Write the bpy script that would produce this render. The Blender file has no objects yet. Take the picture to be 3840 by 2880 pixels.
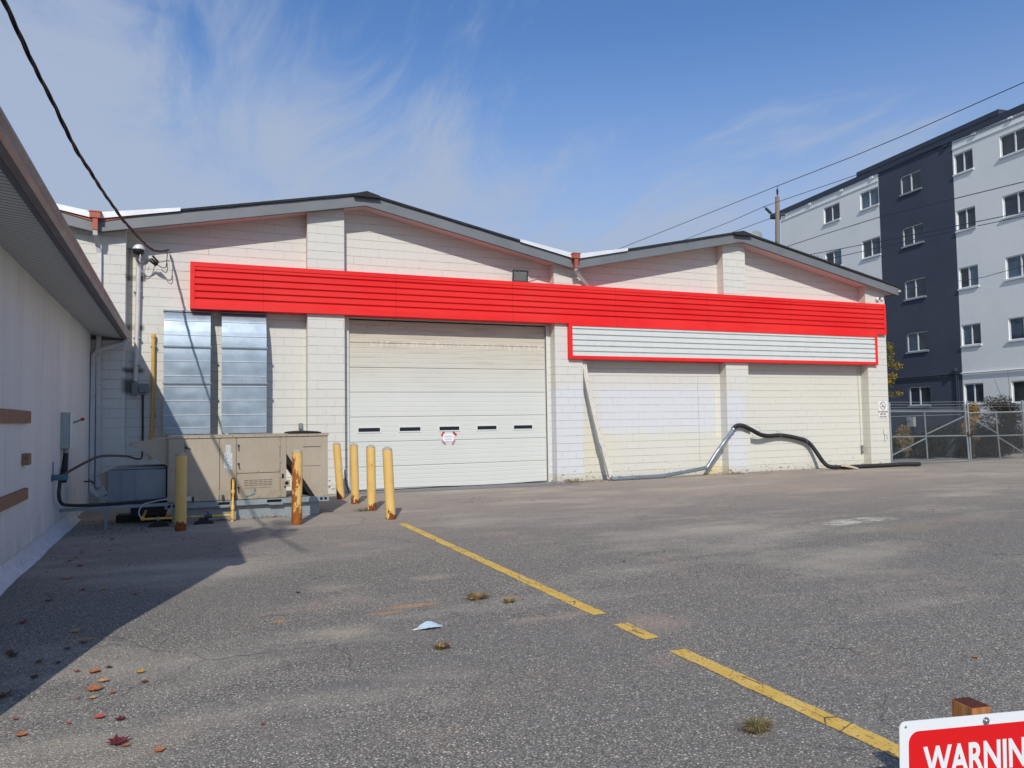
import bpy, bmesh, math, random
from mathutils import Vector, Matrix, noise as mnoise
random.seed(7)
R = math.radians
sc = bpy.context.scene
COL = sc.collection

# ---------------------------------------------------------------- camera
yaw, pitch, roll, fpx = R(22.33), R(2.815), R(-0.868), 2778.0
Fv = Vector((math.sin(yaw)*math.cos(pitch), math.cos(yaw)*math.cos(pitch), math.sin(pitch)))
Rv = Vector((math.cos(yaw), -math.sin(yaw), 0)); Uv = Rv.cross(Fv)
R2 = Rv*math.cos(roll)+Uv*math.sin(roll); U2 = -Rv*math.sin(roll)+Uv*math.cos(roll)
cd = bpy.data.cameras.new('camera'); cam = bpy.data.objects.new('camera', cd); COL.objects.link(cam)
cd.sensor_width = 36; cd.lens = fpx/3840*36; cd.clip_start = 0.05; cd.clip_end = 3000
cam.matrix_world = Matrix(((R2.x, U2.x, -Fv.x, 0), (R2.y, U2.y, -Fv.y, -17.9), (R2.z, U2.z, -Fv.z, 1.65), (0, 0, 0, 1)))
sc.camera = cam

# ---------------------------------------------------------------- sun, sky, exposure
SD = Vector((0.362, 1.0, -0.81)).normalized()
SUN_EL = math.asin(-SD.z); SUN_AZ = math.atan2(-SD.x, -SD.y)
sl = bpy.data.lights.new('sun', 'SUN'); sl.energy = 3.3; sl.angle = R(0.55); sl.color = (1.0, 0.945, 0.87)
so = bpy.data.objects.new('sun', sl); COL.objects.link(so)
so.rotation_euler = SD.to_track_quat('-Z', 'Y').to_euler(); so.location = (-6, -20, 15)
sc.view_settings.view_transform = 'Standard'; sc.view_settings.look = 'None'
sc.view_settings.exposure = 0.0; sc.view_settings.gamma = 1.0; sc.view_settings.use_curve_mapping = False
w = bpy.data.worlds.new('World'); sc.world = w; w.use_nodes = True
nt = w.node_tree; nt.nodes.clear()
def N(t, typ, **k):
    n = t.nodes.new(typ)
    for a, v in k.items():
        setattr(n, a, v)
    return n
wo = N(nt, 'ShaderNodeOutputWorld'); bg = N(nt, 'ShaderNodeBackground'); nt.links.new(bg.outputs[0], wo.inputs[0])
sky = N(nt, 'ShaderNodeTexSky', sky_type='NISHITA', sun_disc=False, sun_elevation=SUN_EL, sun_rotation=SUN_AZ,
        altitude=200.0, air_density=1.0, dust_density=1.0, ozone_density=2.0)
bg.inputs[1].default_value = 0.115
tc = N(nt, 'ShaderNodeTexCoord'); sx = N(nt, 'ShaderNodeSeparateXYZ'); nt.links.new(tc.outputs['Generated'], sx.inputs[0])
def wm(op, a, b=None, clamp=False):
    n = N(nt, 'ShaderNodeMath', operation=op, use_clamp=clamp)
    for i, v in enumerate((a, b)):
        if v is None: continue
        if isinstance(v, (int, float)): n.inputs[i].default_value = v
        else: nt.links.new(v, n.inputs[i])
    return n.outputs[0]
zc = wm('MAXIMUM', sx.outputs[2], 0.04)
zz = wm('ADD', zc, 0.12)
cu = N(nt, 'ShaderNodeCombineXYZ')
nt.links.new(wm('DIVIDE', sx.outputs[0], zz), cu.inputs[0]); nt.links.new(wm('DIVIDE', sx.outputs[1], zz), cu.inputs[1])
def wnoise(scale, detail, rough, off, stretch=(1, 1, 1), rot=0.0, dist=0.0):
    mp = N(nt, 'ShaderNodeMapping'); mp.inputs['Location'].default_value = off; mp.inputs['Scale'].default_value = stretch
    mp.inputs['Rotation'].default_value = (0, 0, rot)
    nt.links.new(cu.outputs[0], mp.inputs[0])
    n = N(nt, 'ShaderNodeTexNoise'); n.inputs['Scale'].default_value = scale; n.inputs['Detail'].default_value = detail
    n.inputs['Roughness'].default_value = rough; n.inputs['Distortion'].default_value = dist
    nt.links.new(mp.outputs[0], n.inputs['Vector']); return n.outputs[0]
big = wnoise(0.55, 4, 0.55, (2.3, 0.7, 0), (1, 1, 1), 0.6, 0.6)
fine = wnoise(2.9, 8, 0.66, (5.1, 1.2, 3), (1, 0.35, 1), 0.75, 0.9)
# cloud cover grows towards the left of the view and near the horizon, thin streaks elsewhere
az = wm('DIVIDE', sx.outputs[0], wm('MAXIMUM', sx.outputs[1], 0.15))          # tan of azimuth, 0 = facade normal
left = wm('MULTIPLY', wm('SUBTRACT', 0.70, az), 0.40)
low = wm('MULTIPLY', wm('SUBTRACT', 0.41, sx.outputs[2]), 1.9)
s1 = wm('ADD', wm('MULTIPLY', big, 1.1), wm('MULTIPLY', fine, 1.35))
s2 = wm('ADD', s1, wm('ADD', left, low))
mr = N(nt, 'ShaderNodeMapRange', interpolation_type='SMOOTHSTEP'); nt.links.new(s2, mr.inputs[0])
mr.inputs[1].default_value = 1.13; mr.inputs[2].default_value = 1.72; mr.inputs[3].default_value = 0.0; mr.inputs[4].default_value = 0.92
mx = N(nt, 'ShaderNodeMix', data_type='RGBA')
hz_ = N(nt, 'ShaderNodeMapRange', interpolation_type='SMOOTHSTEP'); nt.links.new(sx.outputs[2], hz_.inputs[0])
hz_.inputs[1].default_value = 0.12; hz_.inputs[2].default_value = 0.50; hz_.inputs[3].default_value = 0.80; hz_.inputs[4].default_value = 0.0
fac = wm('SUBTRACT', 1.0, wm('MULTIPLY', wm('SUBTRACT', 1.0, mr.outputs[0]), wm('SUBTRACT', 1.0, hz_.outputs[0])))
nt.links.new(fac, mx.inputs[0])
tint = N(nt, 'ShaderNodeMix', data_type='RGBA', blend_type='MULTIPLY'); tint.inputs[0].default_value = 1
nt.links.new(sky.outputs[0], tint.inputs[6]); tint.inputs[7].default_value = (0.77, 1.05, 1.37, 1)
nt.links.new(tint.outputs[2], mx.inputs[6]); mx.inputs[7].default_value = (3.45, 4.15, 5.45, 1)
nt.links.new(mx.outputs[2], bg.inputs[0])

# ---------------------------------------------------------------- helpers
def lin(c):
    return tuple(((v/255)/12.92 if v/255 <= 0.04045 else ((v/255+0.055)/1.055)**2.4) for v in c)+(1,)
class Mat:
    """small wrapper for procedural node materials in world position space"""
    def __init__(s, name, rough=0.7, metal=0.0, spec=0.5):
        s.m = bpy.data.materials.new(name); s.m.use_nodes = True; s.t = s.m.node_tree
        s.b = s.t.nodes['Principled BSDF']; s.b.inputs['Roughness'].default_value = rough
        s.b.inputs['Metallic'].default_value = metal; s.b.inputs['Specular IOR Level'].default_value = spec
        g = s.t.nodes.new('ShaderNodeNewGeometry'); s.pos = g.outputs['Position']; s.nrm = g.outputs['Normal']
        x = s.t.nodes.new('ShaderNodeSeparateXYZ'); s.l(s.pos, x.inputs[0]); s.x, s.y, s.z = x.outputs
    def l(s, a, b): s.t.links.new(a, b)
    def put(s, v, i):
        if isinstance(v, (int, float)): i.default_value = v
        elif isinstance(v, tuple): i.default_value = v if len(v) == len(i.default_value) else v[:3]
        elif v is not None: s.l(v, i)
    def math(s, op, a, b=None, c=None, clamp=False):
        n = N(s.t, 'ShaderNodeMath', operation=op, use_clamp=clamp)
        for i, v in enumerate((a, b, c)): s.put(v, n.inputs[i])
        return n.outputs[0]
    def noise(s, scale, detail=3, rough=0.5, stretch=(1, 1, 1), off=(0, 0, 0), vec=None, dist=0.0):
        mp = N(s.t, 'ShaderNodeMapping'); mp.inputs['Scale'].default_value = stretch; mp.inputs['Location'].default_value = off
        s.l(vec or s.pos, mp.inputs[0]); n = N(s.t, 'ShaderNodeTexNoise'); n.inputs['Scale'].default_value = scale
        n.inputs['Detail'].default_value = detail; n.inputs['Roughness'].default_value = rough; n.inputs['Distortion'].default_value = dist
        s.l(mp.outputs[0], n.inputs['Vector']); return n.outputs[0]
    def vor(s, scale, feature='F1', stretch=(1, 1, 1), out='Distance', vec=None):
        mp = N(s.t, 'ShaderNodeMapping'); mp.inputs['Scale'].default_value = stretch; s.l(vec or s.pos, mp.inputs[0])
        n = N(s.t, 'ShaderNodeTexVoronoi', feature=feature); n.inputs['Scale'].default_value = scale
        s.l(mp.outputs[0], n.inputs['Vector']); return n.outputs[out]
    def rng(s, v, a, b, c=0.0, d=1.0, smooth=False):
        n = N(s.t, 'ShaderNodeMapRange'); n.clamp = True
        if smooth: n.interpolation_type = 'SMOOTHSTEP'
        s.put(v, n.inputs[0])
        for i, q in enumerate((a, b, c, d)): s.put(q, n.inputs[i+1])
        return n.outputs[0]
    def mix(s, f, a, b, mode='MIX'):
        n = N(s.t, 'ShaderNodeMix', data_type='RGBA', blend_type=mode); s.put(f, n.inputs[0]); s.put(a, n.inputs[6]); s.put(b, n.inputs[7]); return n.outputs[2]
    def box(s, x0, x1, z0, z1, e=0.1):
        a = s.math('MULTIPLY', s.rng(s.x, x0-e, x0+e), s.rng(s.x, x1-e, x1+e, 1, 0))
        return s.math('MULTIPLY', a, s.math('MULTIPLY', s.rng(s.z, z0-e, z0+e), s.rng(s.z, z1-e, z1+e, 1, 0)))
    def col(s, v): s.put(v, s.b.inputs['Base Color']); return s
    def ro(s, v): s.put(v, s.b.inputs['Roughness']); return s
    def bump(s, h, strength=0.3, dist=0.01):
        n = N(s.t, 'ShaderNodeBump'); n.inputs['Strength'].default_value = strength; n.inputs['Distance'].default_value = dist
        s.l(h, n.inputs['Height']); s.l(n.outputs[0], s.b.inputs['Normal']); return s
def simple(name, rgb, rough=0.6, metal=0.0, var=0.12, scale=6.0, bump=0.0, dirt=None, dirt_amt=0.5, spec=0.5):
    m = Mat(name, rough, metal, spec); c = lin(rgb)
    n = m.noise(scale, 4, 0.6); f = m.rng(n, 0.3, 0.7)
    lo = tuple(v*(1-var) for v in c[:3])+(1,); hi = tuple(min(1, v*(1+var)) for v in c[:3])+(1,)
    o = m.mix(f, lo, hi)
    if dirt:
        d = m.rng(m.noise(scale*2.3, 6, 0.7, off=(3, 1, 7)), 0.54, 0.68, 0, dirt_amt); o = m.mix(d, o, lin(dirt))
    m.col(o); m.ro(m.rng(n, 0.2, 0.8, max(rough-0.08, 0.02), min(rough+0.08, 1)))
    if bump: m.bump(m.noise(scale*8, 4, 0.6), bump, 0.005)
    return m.m

class MB:
    def __init__(s): s.v = []; s.f = []
    def add(s, vs, fs):
        b = len(s.v); s.v += [tuple(q) for q in vs]; s.f += [tuple(b+i for i in f) for f in fs]; return s
    def box(s, x0, x1, y0, y1, z0, z1):
        return s.add([(x0, y0, z0), (x1, y0, z0), (x1, y1, z0), (x0, y1, z0), (x0, y0, z1), (x1, y0, z1), (x1, y1, z1), (x0, y1, z1)],
                     [(0, 3, 2, 1), (4, 5, 6, 7), (0, 1, 5, 4), (1, 2, 6, 5), (2, 3, 7, 6), (3, 0, 4, 7)])
    def prism(s, poly, axis, a, b):
        """poly of 2-D points extruded along axis ('x': (y,z), 'y': (x,z), 'z': (x,y))"""
        def p(q, t):
            return {'x': (t, q[0], q[1]), 'y': (q[0], t, q[1]), 'z': (q[0], q[1], t)}[axis]
        n = len(poly)
        return s.add([p(q, a) for q in poly]+[p(q, b) for q in poly],
                     [tuple(range(n)), tuple(range(2*n-1, n-1, -1))]+[(i, i+n, (i+1) % n+n, (i+1) % n) for i in range(n)])
    def strip(s, pts, axis, a, b):
        """open profile swept along an axis as a sheet"""
        def p(q, t):
            return {'x': (t, q[0], q[1]), 'y': (q[0], t, q[1]), 'z': (q[0], q[1], t)}[axis]
        n = len(pts)
        return s.add([p(q, a) for q in pts]+[p(q, b) for q in pts], [(i, i+1, i+1+n, i+n) for i in range(n-1)])
    def tube(s, pts, r, n=8, cap=True, sq=None):
        pts = [Vector(p) for p in pts]; k = len(pts); rs = r if isinstance(r, (list, tuple)) else [r]*k
        up = None; rings = []
        for i, p in enumerate(pts):
            if i == 0: t = pts[1]-p
            elif i == k-1: t = p-pts[i-1]
            else: t = (pts[i+1]-p).normalized()+(p-pts[i-1]).normalized()
            t.normalize()
            if up is None:
                up = Vector((0, 0, 1)) if abs(t.z) < 0.9 else Vector((0, 1, 0))
            a = t.cross(up)
            if a.length < 1e-4: a = t.cross(Vector((1, 0, 0)))
            a.normalize(); b = a.cross(t); up = b
            ring = []
            if sq:
                for (u, v_) in ((-1, -1), (1, -1), (1, 1), (-1, 1)): ring.append(p+a*u*sq[0]/2+b*v_*sq[1]/2)
            else:
                for j in range(n):
                    an = 2*math.pi*j/n; ring.append(p+a*math.cos(an)*rs[i]+b*math.sin(an)*rs[i])
            rings.append(ring)
        m = 4 if sq else n
        vs = [q for ring in rings for q in ring]; fs = []
        for i in range(k-1):
            for j in range(m): fs.append((i*m+j, i*m+(j+1) % m, (i+1)*m+(j+1) % m, (i+1)*m+j))
        if cap: fs += [tuple(range(m-1, -1, -1)), tuple((k-1)*m+j for j in range(m))]
        return s.add(vs, fs)
    def lathe(s, prof, c, n=20, M=None):
        """prof [(r,h)] around local z at c, optional 3x3 matrix"""
        vs = []; fs = []
        for (r, h) in prof:
            for j in range(n):
                an = 2*math.pi*j/n; q = Vector((r*math.cos(an), r*math.sin(an), h))
                if M: q = M @ q
                vs.append(q+Vector(c))
        for i in range(len(prof)-1):
            for j in range(n): fs.append((i*n+j, i*n+(j+1) % n, (i+1)*n+(j+1) % n, (i+1)*n+j))
        fs += [tuple(range(n-1, -1, -1)), tuple((len(prof)-1)*n+j for j in range(n))]
        return s.add(vs, fs)
    def build(s, name, m, parent=None, local=False, smooth=False, bevel=0.0, recalc=True):
        base = Vector((0, 0, 0))
        if parent is not None and not local: base = BASE[parent.name]
        me = bpy.data.meshes.new(name)
        me.from_pydata([tuple(Vector(q)-base) for q in s.v], [], s.f); me.update()
        bm = bmesh.new(); bm.from_mesh(me)
        if recalc: bmesh.ops.recalc_face_normals(bm, faces=bm.faces)
        if bevel:
            es = [e for e in bm.edges if len(e.link_faces) == 2 and e.calc_face_angle(0) > 0.6]
            bmesh.ops.bevel(bm, geom=es, offset=bevel, segments=1, affect='EDGES')
        bm.to_mesh(me); bm.free()
        if smooth:
            for p in me.polygons: p.use_smooth = True
            try: me.set_sharp_from_angle(angle=R(40))
            except Exception: pass
        me.materials.append(m)
        o = bpy.data.objects.new(name, me); COL.objects.link(o)
        if parent is not None: o.parent = parent
        BASE[o.name] = base
        return o
BASE = {}
def thing(name, label, cat, loc=(0, 0, 0), rz=0.0, group=None):
    o = bpy.data.objects.new(name, None); COL.objects.link(o); o.location = loc; o.rotation_euler = (0, 0, rz)
    o.empty_display_size = 0.2
    o['label'] = label; o['category'] = cat
    if group: o['group'] = group
    BASE[o.name] = Vector(loc)
    return o
def tag(o, label, cat, group=None):
    o['label'] = label; o['category'] = cat
    if group: o['group'] = group
    return o
def struct(name, mb, m, **k):
    o = mb.build(name, m, **k); o['kind'] = 'structure'; return o
def text_part(name, txt, size, m, parent, loc, rot, sx=1.0, bold=0.0, extrude=0.0006, align='LEFT'):
    cu_ = bpy.data.curves.new('txt', 'FONT'); cu_.body = txt; cu_.size = size; cu_.extrude = extrude; cu_.offset = bold; cu_.align_x = align
    to = bpy.data.objects.new('txt', cu_); COL.objects.link(to)
    dg = bpy.context.evaluated_depsgraph_get(); me = bpy.data.meshes.new_from_object(to.evaluated_get(dg))
    bpy.data.objects.remove(to)
    me.materials.clear(); me.materials.append(m)
    me.transform(Matrix.Diagonal((sx, 1, 1, 1)))
    me.transform(rot.to_4x4()); me.transform(Matrix.Translation(loc))
    o = bpy.data.objects.new(name, me); COL.objects.link(o); o.parent = parent; BASE[o.name] = Vector((0, 0, 0))
    return o
ROT_FRONT = Matrix.Rotation(R(90), 3, 'X')     # text standing, facing -y

# ---------------------------------------------------------------- materials
def block_mat(name, tint=(215, 215, 206)):
    m = Mat(name, 0.75, 0, 0.25)
    u = m.math('SUBTRACT', m.x, m.y); cv = N(m.t, 'ShaderNodeCombineXYZ'); m.l(u, cv.inputs[0]); m.l(m.z, cv.inputs[1])
    jit = m.noise(1.6, 2, 0.5)
    def brick(bw, ms):
        b = N(m.t, 'ShaderNodeTexBrick'); m.l(cv.outputs[0], b.inputs['Vector'])
        b.inputs['Scale'].default_value = 1; b.inputs['Brick Width'].default_value = bw; b.inputs['Row Height'].default_value = 0.2032
        b.inputs['Mortar Size'].default_value = ms; b.inputs['Mortar Smooth'].default_value = 0.25
        b.inputs['Color1'].default_value = (0.42, 0.42, 0.42, 1); b.inputs['Color2'].default_value = (0.58, 0.58, 0.58, 1)
        return b
    b1 = brick(0.4064, 0.0045); b2 = brick(400.0, 0.0055)
    fade = m.rng(m.noise(1.3, 3, 0.6, off=(4, 0, 2)), 0.42, 0.6); fade2 = m.rng(m.noise(0.9, 2, 0.5, off=(9, 0, 1)), 0.3, 0.55, 0.35, 1)
    mor = m.math('MAXIMUM', m.math('MULTIPLY', b1.outputs['Fac'], m.math('MULTIPLY', fade, 0.75)), m.math('MULTIPLY', b2.outputs['Fac'], fade2))
    c = lin(tint)
    base = m.mix(m.rng(m.noise(0.35, 3, 0.55), 0.35, 0.65), c, lin((tint[0]-1, tint[1]-4, tint[2]-3)))
    base = m.mix(m.rng(m.noise(14, 5, 0.7), 0.35, 0.7, 0, 0.35), base, tuple(v*0.88 for v in c[:3])+(1,))
    base = m.mix(m.math('MULTIPLY', m.rng(b1.outputs['Color'], 0.42, 0.58), 0.12), base, lin((200, 196, 190)))
    # repainted patches, low on the right bays
    e = m.math('ADD', m.z, m.math('MULTIPLY', m.math('SUBTRACT', m.noise(1.4, 3, 0.6), 0.5), 0.5))
    zsave = m.z; m.z = e
    cream = m.math('MAXIMUM', m.box(9.3, 14.2, -0.5, 1.45, 0.22), m.box(14.7, 20.6, -0.5, 2.9, 0.5))
    base = m.mix(m.math('MULTIPLY', cream, 0.6), base, lin((214, 212, 198)))
    blue = m.math('MAXIMUM', m.box(8.4, 9.3, 0.25, 2.55, 0.07), m.math('MAXIMUM', m.box(9.9, 13.8, 1.25, 2.55, 0.16), m.box(13.98, 14.6, 0.2, 2.4, 0.1)))
    base = m.mix(m.math('MULTIPLY', blue, 0.65), base, lin((210, 214, 222)))
    yel = m.box(13.3, 13.95, -0.2, 0.28, 0.12); base = m.mix(m.math('MULTIPLY', yel, 0.7), base, lin((226, 205, 150)))
    yel2 = m.box(9.3, 10.4, 0.2, 1.3, 0.3); base = m.mix(m.math('MULTIPLY', yel2, 0.22), base, lin((222, 212, 165)))
    m.z = zsave
    drip = m.math('MAXIMUM', m.box(13.835, 13.865, 1.15, 2.43, 0.008), m.box(13.80, 13.90, 1.1, 1.18, 0.02))
    base = m.mix(m.math('MULTIPLY', drip, 0.8), base, lin((240, 230, 180)))
    # grey patches of old mortar around the service mast
    g1 = m.math('MAXIMUM', m.box(-1.64, -1.27, 4.80, 4.93, 0.02), m.math('MAXIMUM', m.box(-1.64, -1.3, 3.72, 3.84, 0.03), m.math('MAXIMUM', m.box(-1.68, -1.3, 2.80, 2.90, 0.03), m.box(-1.68, -1.5, 2.35, 2.66, 0.05))))
    base = m.mix(m.math('MULTIPLY', g1, 0.95), base, lin((118, 115, 108)))
    ylw = m.box(-1.57, -1.45, 3.2, 5.3, 0.015); base = m.mix(m.math('MULTIPLY', ylw, 0.5), base, lin((232, 220, 190)))
    # peeled chips near the ground, along the block joints and the repainted pier
    low = m.rng(m.z, 0.0, 0.65, 0.13, 0.0)
    chip = m.rng(m.math('ADD', m.noise(9, 5, 0.65, stretch=(1, 1, 1.8)), low), 0.70, 0.715)
    base = m.mix(chip, base, lin((128, 122, 112)))
    ragg = m.math('MULTIPLY', b2.outputs['Fac'], m.rng(m.noise(3.1, 4, 0.7, off=(1, 1, 1)), 0.55, 0.62))
    base = m.mix(m.math('MULTIPLY', ragg, 0.6), base, lin((120, 112, 100)))
    crk = m.math('MULTIPLY', m.rng(m.math('ABSOLUTE', m.math('SUBTRACT', m.math('ADD', m.x, m.math('MULTIPLY', m.noise(2.2, 3, 0.6), 0.12)), 13.27)), 0.004, 0.010, 1, 0), m.box(12.9, 13.6, 0.3, 2.9, 0.1))
    base = m.mix(m.math('MULTIPLY', crk, 0.55), base, lin((140, 135, 125)))
    base = m.mix(m.math('MULTIPLY', mor, 0.42), base, lin((150, 143, 134)))
    dirt = m.rng(m.z, 0.02, 0.22, 0.55, 0.0); base = m.mix(m.math('MULTIPLY', dirt, m.noise(6, 4, 0.6)), base, lin((140, 128, 110)))
    m.col(base)
    h = m.math('ADD', m.math('MULTIPLY', mor, -1.0), m.math('MULTIPLY', m.noise(60, 5, 0.7), 0.25))
    m.bump(h, 0.8, 0.009)
    return m.m
M_block = block_mat('painted_block')

def asphalt():
    m = Mat('asphalt', 0.9, 0, 0.25)
    cell = m.vor(95, out='Color'); cb = N(m.t, 'ShaderNodeSeparateColor'); m.l(cell, cb.inputs[0]); rnd = cb.outputs[0]; rnd2 = cb.outputs[1]
    c = m.mix(m.rng(rnd, 0.0, 1.0), lin((92, 90, 87)), lin((130, 126, 121)))
    c = m.mix(m.rng(rnd, 0.86, 0.9), c, lin((154, 148, 139)))
    c = m.mix(m.rng(rnd2, 0.975, 0.982), c, lin((190, 185, 176)))
    c = m.mix(m.math('MULTIPLY', m.rng(m.vor(95), 0.40, 0.62), 0.75), c, lin((52, 51, 50)))
    c = m.mix(m.rng(m.vor(17, out='Distance'), 0.035, 0.045, 0.9, 0.0), c, lin((214, 208, 198)))
    # large tone changes, tyre polished streaks
    far = m.rng(m.y, -11, -2, 0, 1, True)
    c = m.mix(m.math('MULTIPLY', far, 0.6), c, lin((137, 129, 121)))
    n1 = m.rng(m.noise(0.33, 5, 0.6, dist=0.5), 0.34, 0.68); c = m.mix(m.math('MULTIPLY', n1, 0.38), c, lin((88, 86, 85)))
    n2 = m.rng(m.noise(0.55, 6, 0.65, stretch=(0.45, 1, 1), off=(7, 2, 0)), 0.5, 0.68); c = m.mix(m.math('MULTIPLY', n2, 0.5), c, lin((150, 143, 133)))
    n3 = m.rng(m.noise(1.6, 7, 0.75, stretch=(0.22, 1.8, 1), off=(1, 8, 0)), 0.50, 0.64); c = m.mix(m.math('MULTIPLY', n3, 0.42), c, lin((92, 90, 90)))
    rz = m.rng(m.noise(0.8, 5, 0.65, off=(3, 3, 0)), 0.58, 0.75); c = m.mix(m.math('MULTIPLY', rz, 0.3), c, lin((150, 128, 112)))
    edge = m.noise(2.4, 5, 0.65)
    def blob(cx, cy, rx, ry, col, amt, soft=0.6):
        dx = m.math('DIVIDE', m.math('SUBTRACT', m.x, cx), rx); dy = m.math('DIVIDE', m.math('SUBTRACT', m.y, cy), ry)
        d = m.math('SQRT', m.math('ADD', m.math('MULTIPLY', dx, dx), m.math('MULTIPLY', dy, dy)))
        d = m.math('ADD', d, m.math('MULTIPLY', m.math('SUBTRACT', edge, 0.5), 1.5))
        return m.math('MULTIPLY', m.rng(d, 1-soft, 1.0, 1, 0, True), amt)
    speck = m.rng(m.noise(34, 4, 0.7), 0.4, 0.58)
    spk = m.rng(m.noise(26, 5, 0.75), 0.36, 0.60, 0.35, 1.0)
    for (cx, cy, rx, ry, col, amt) in ((1.18, -10.2, 0.45, 0.28, (160, 146, 130), 0.6), (1.0, -11.9, 0.42, 0.24, (165, 151, 135), 0.7), (2.2, -10.2, 0.35, 0.2, (160, 148, 135), 0.55),
            (2.72, -12.2, 0.55, 0.16, (155, 138, 122), 0.8), (3.35, -12.7, 0.42, 0.42, (150, 132, 118), 0.75), (-0.7, -13.5, 0.9, 0.5, (122, 114, 100), 0.35),
            (9.5, -10.0, 1.0, 0.45, (134, 122, 106), 0.6), (11.0, -9.8, 1.6, 0.45, (132, 120, 106), 0.55), (5.2, -15.2, 0.8, 0.3, (140, 118, 104), 0.5),
            (12.5, -4.5, 4.0, 1.2, (150, 136, 124), 0.5), (6.0, -6.0, 3.0, 1.0, (118, 116, 116), 0.4), (1.6, -7.9, 1.3, 0.5, (92, 90, 90), 0.5), (1.2, -13.1, 1.0, 0.25, (88, 88, 90), 0.5)):
        c = m.mix(m.math('MULTIPLY', blob(cx, cy, rx, ry, col, amt*0.72, 0.9), spk), c, lin(tuple(int(v*0.93) for v in col)))
    for (cx, cy, rx, ry) in ((0.56, -11.32, 0.10, 0.05), (1.75, -11.3, 0.30, 0.07), (1.45, -11.45, 0.2, 0.05), (2.62, -11.4, 0.12, 0.05), (-0.9, -11.2, 0.15, 0.05)):
        c = m.mix(m.math('MULTIPLY', blob(cx, cy, rx, ry, 0, 0.8), m.math('ADD', m.math('MULTIPLY', speck, 0.6), 0.3)), c, lin((158, 116, 66)))
    pp = m.rng(m.noise(5, 6, 0.75, stretch=(0.6, 1.6, 1)), 0.44, 0.52)
    c = m.mix(m.math('MULTIPLY', blob(9.35, -9.15, 0.95, 0.32, 0, 1.0), m.math('MULTIPLY', pp, 0.8)), c, lin((160, 158, 148)))
    # cracks
    wv = N(m.t, 'ShaderNodeVectorMath', operation='ADD'); m.l(m.pos, wv.inputs[0])
    nz = N(m.t, 'ShaderNodeTexNoise'); nz.inputs['Scale'].default_value = 1.7; nz.inputs['Detail'].default_value = 5; m.l(m.pos, nz.inputs['Vector'])
    sc_ = N(m.t, 'ShaderNodeVectorMath', operation='SCALE'); sc_.inputs['Scale'].default_value = 0.7; m.l(nz.outputs['Color'], sc_.inputs[0]); m.l(sc_.outputs[0], wv.inputs[1])
    ck = m.vor(0.33, 'DISTANCE_TO_EDGE', vec=wv.outputs[0]); ckm = m.rng(m.noise(0.5, 2, 0.5, off=(11, 4, 0)), 0.45, 0.56)
    crack = m.math('MULTIPLY', m.rng(ck, 0.0012, 0.0035, 1, 0), m.math('MULTIPLY', ckm, 0.55))
    ck2 = m.vor(1.1, 'DISTANCE_TO_EDGE', vec=wv.outputs[0]); ckm2 = m.rng(m.noise(0.42, 2, 0.5, off=(2, 9, 0)), 0.62, 0.70)
    crack = m.math('MAXIMUM', crack, m.math('MULTIPLY', m.rng(ck2, 0.002, 0.006, 1, 0), ckm2))
    c = m.mix(m.math('MULTIPLY', crack, 0.8), c, lin((42, 40, 40)))
    c = m.mix(1.0, c, (1.95, 1.90, 1.76, 1), 'MULTIPLY')
    m.col(c)
    m.bump(m.math('ADD', m.math('MULTIPLY', m.vor(95), -1), m.math('MULTIPLY', crack, -1.5)), 0.75, 0.006)
    return m.m
M_asph = asphalt()
M_gravel = simple('gravel', (158, 153, 146), 0.95, 0, 0.35, 22, 0.8)
M_dirt = simple('dirt', (78, 68, 54), 0.95, 0, 0.4, 9, 0.6, (150, 110, 70))
def paint_line():
    m = Mat('line_paint', 0.7, 0, 0.3)
    c = m.mix(m.rng(m.noise(5, 4, 0.6), 0.35, 0.65), lin((216, 176, 82)), lin((228, 192, 104)))
    wear = m.rng(m.math('ADD', m.noise(38, 5, 0.7, stretch=(1, 1, 1)), m.math('MULTIPLY', m.noise(3, 3, 0.6), 0.25)), 0.70, 0.735)
    c = m.mix(m.math('MULTIPLY', wear, 0.85), c, lin((98, 92, 84)))
    cr = m.rng(m.vor(4.2, 'DISTANCE_TO_EDGE', stretch=(1, 0.8, 1)), 0.006, 0.016, 1, 0)
    c = m.mix(m.math('MULTIPLY', cr, m.rng(m.noise(1.7, 2, 0.5), 0.5, 0.56)), c, lin((86, 80, 72))); m.col(c)
    m.bump(m.vor(95), 0.35, 0.004); return m.m
M_line = paint_line()
def red_mat():
    m = Mat('red_panel_paint', 0.5, 0, 0.25)
    c = m.mix(m.rng(m.noise(0.7, 4, 0.6, stretch=(0.5, 1, 2)), 0.35, 0.65), lin((232, 34, 36)), lin((240, 50, 46)))
    c = m.mix(m.math('MULTIPLY', m.rng(m.noise(1.2, 3, 0.5, stretch=(0.3, 1, 9), off=(4, 0, 0)), 0.55, 0.7), 0.3), c, lin((205, 24, 30)))
    sm = m.rng(m.math('ABSOLUTE', m.math('SUBTRACT', m.math('FRACT', m.math('DIVIDE', m.math('ADD', m.x, 0.38), 3.05)), 0.5)), 0.0012, 0.0028, 1, 0)
    c = m.mix(m.math('MULTIPLY', sm, 0.55), c, lin((120, 16, 22)))
    c = m.mix(m.math('MULTIPLY', m.rng(m.noise(0.45, 3, 0.6, stretch=(1, 1, 0.6), off=(8, 0, 2)), 0.45, 0.65), 0.22), c, lin((226, 74, 66)))
    ch = m.math('MULTIPLY', m.rng(m.noise(7, 6, 0.7, stretch=(0.6, 1, 2.2), off=(2, 0, 5)), 0.70, 0.74), 0.6)
    c = m.mix(ch, c, lin((226, 130, 124))); m.col(c); m.bump(m.noise(1.6, 2, 0.5), 0.15, 0.01)
    return m.m
M_red = red_mat()
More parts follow.
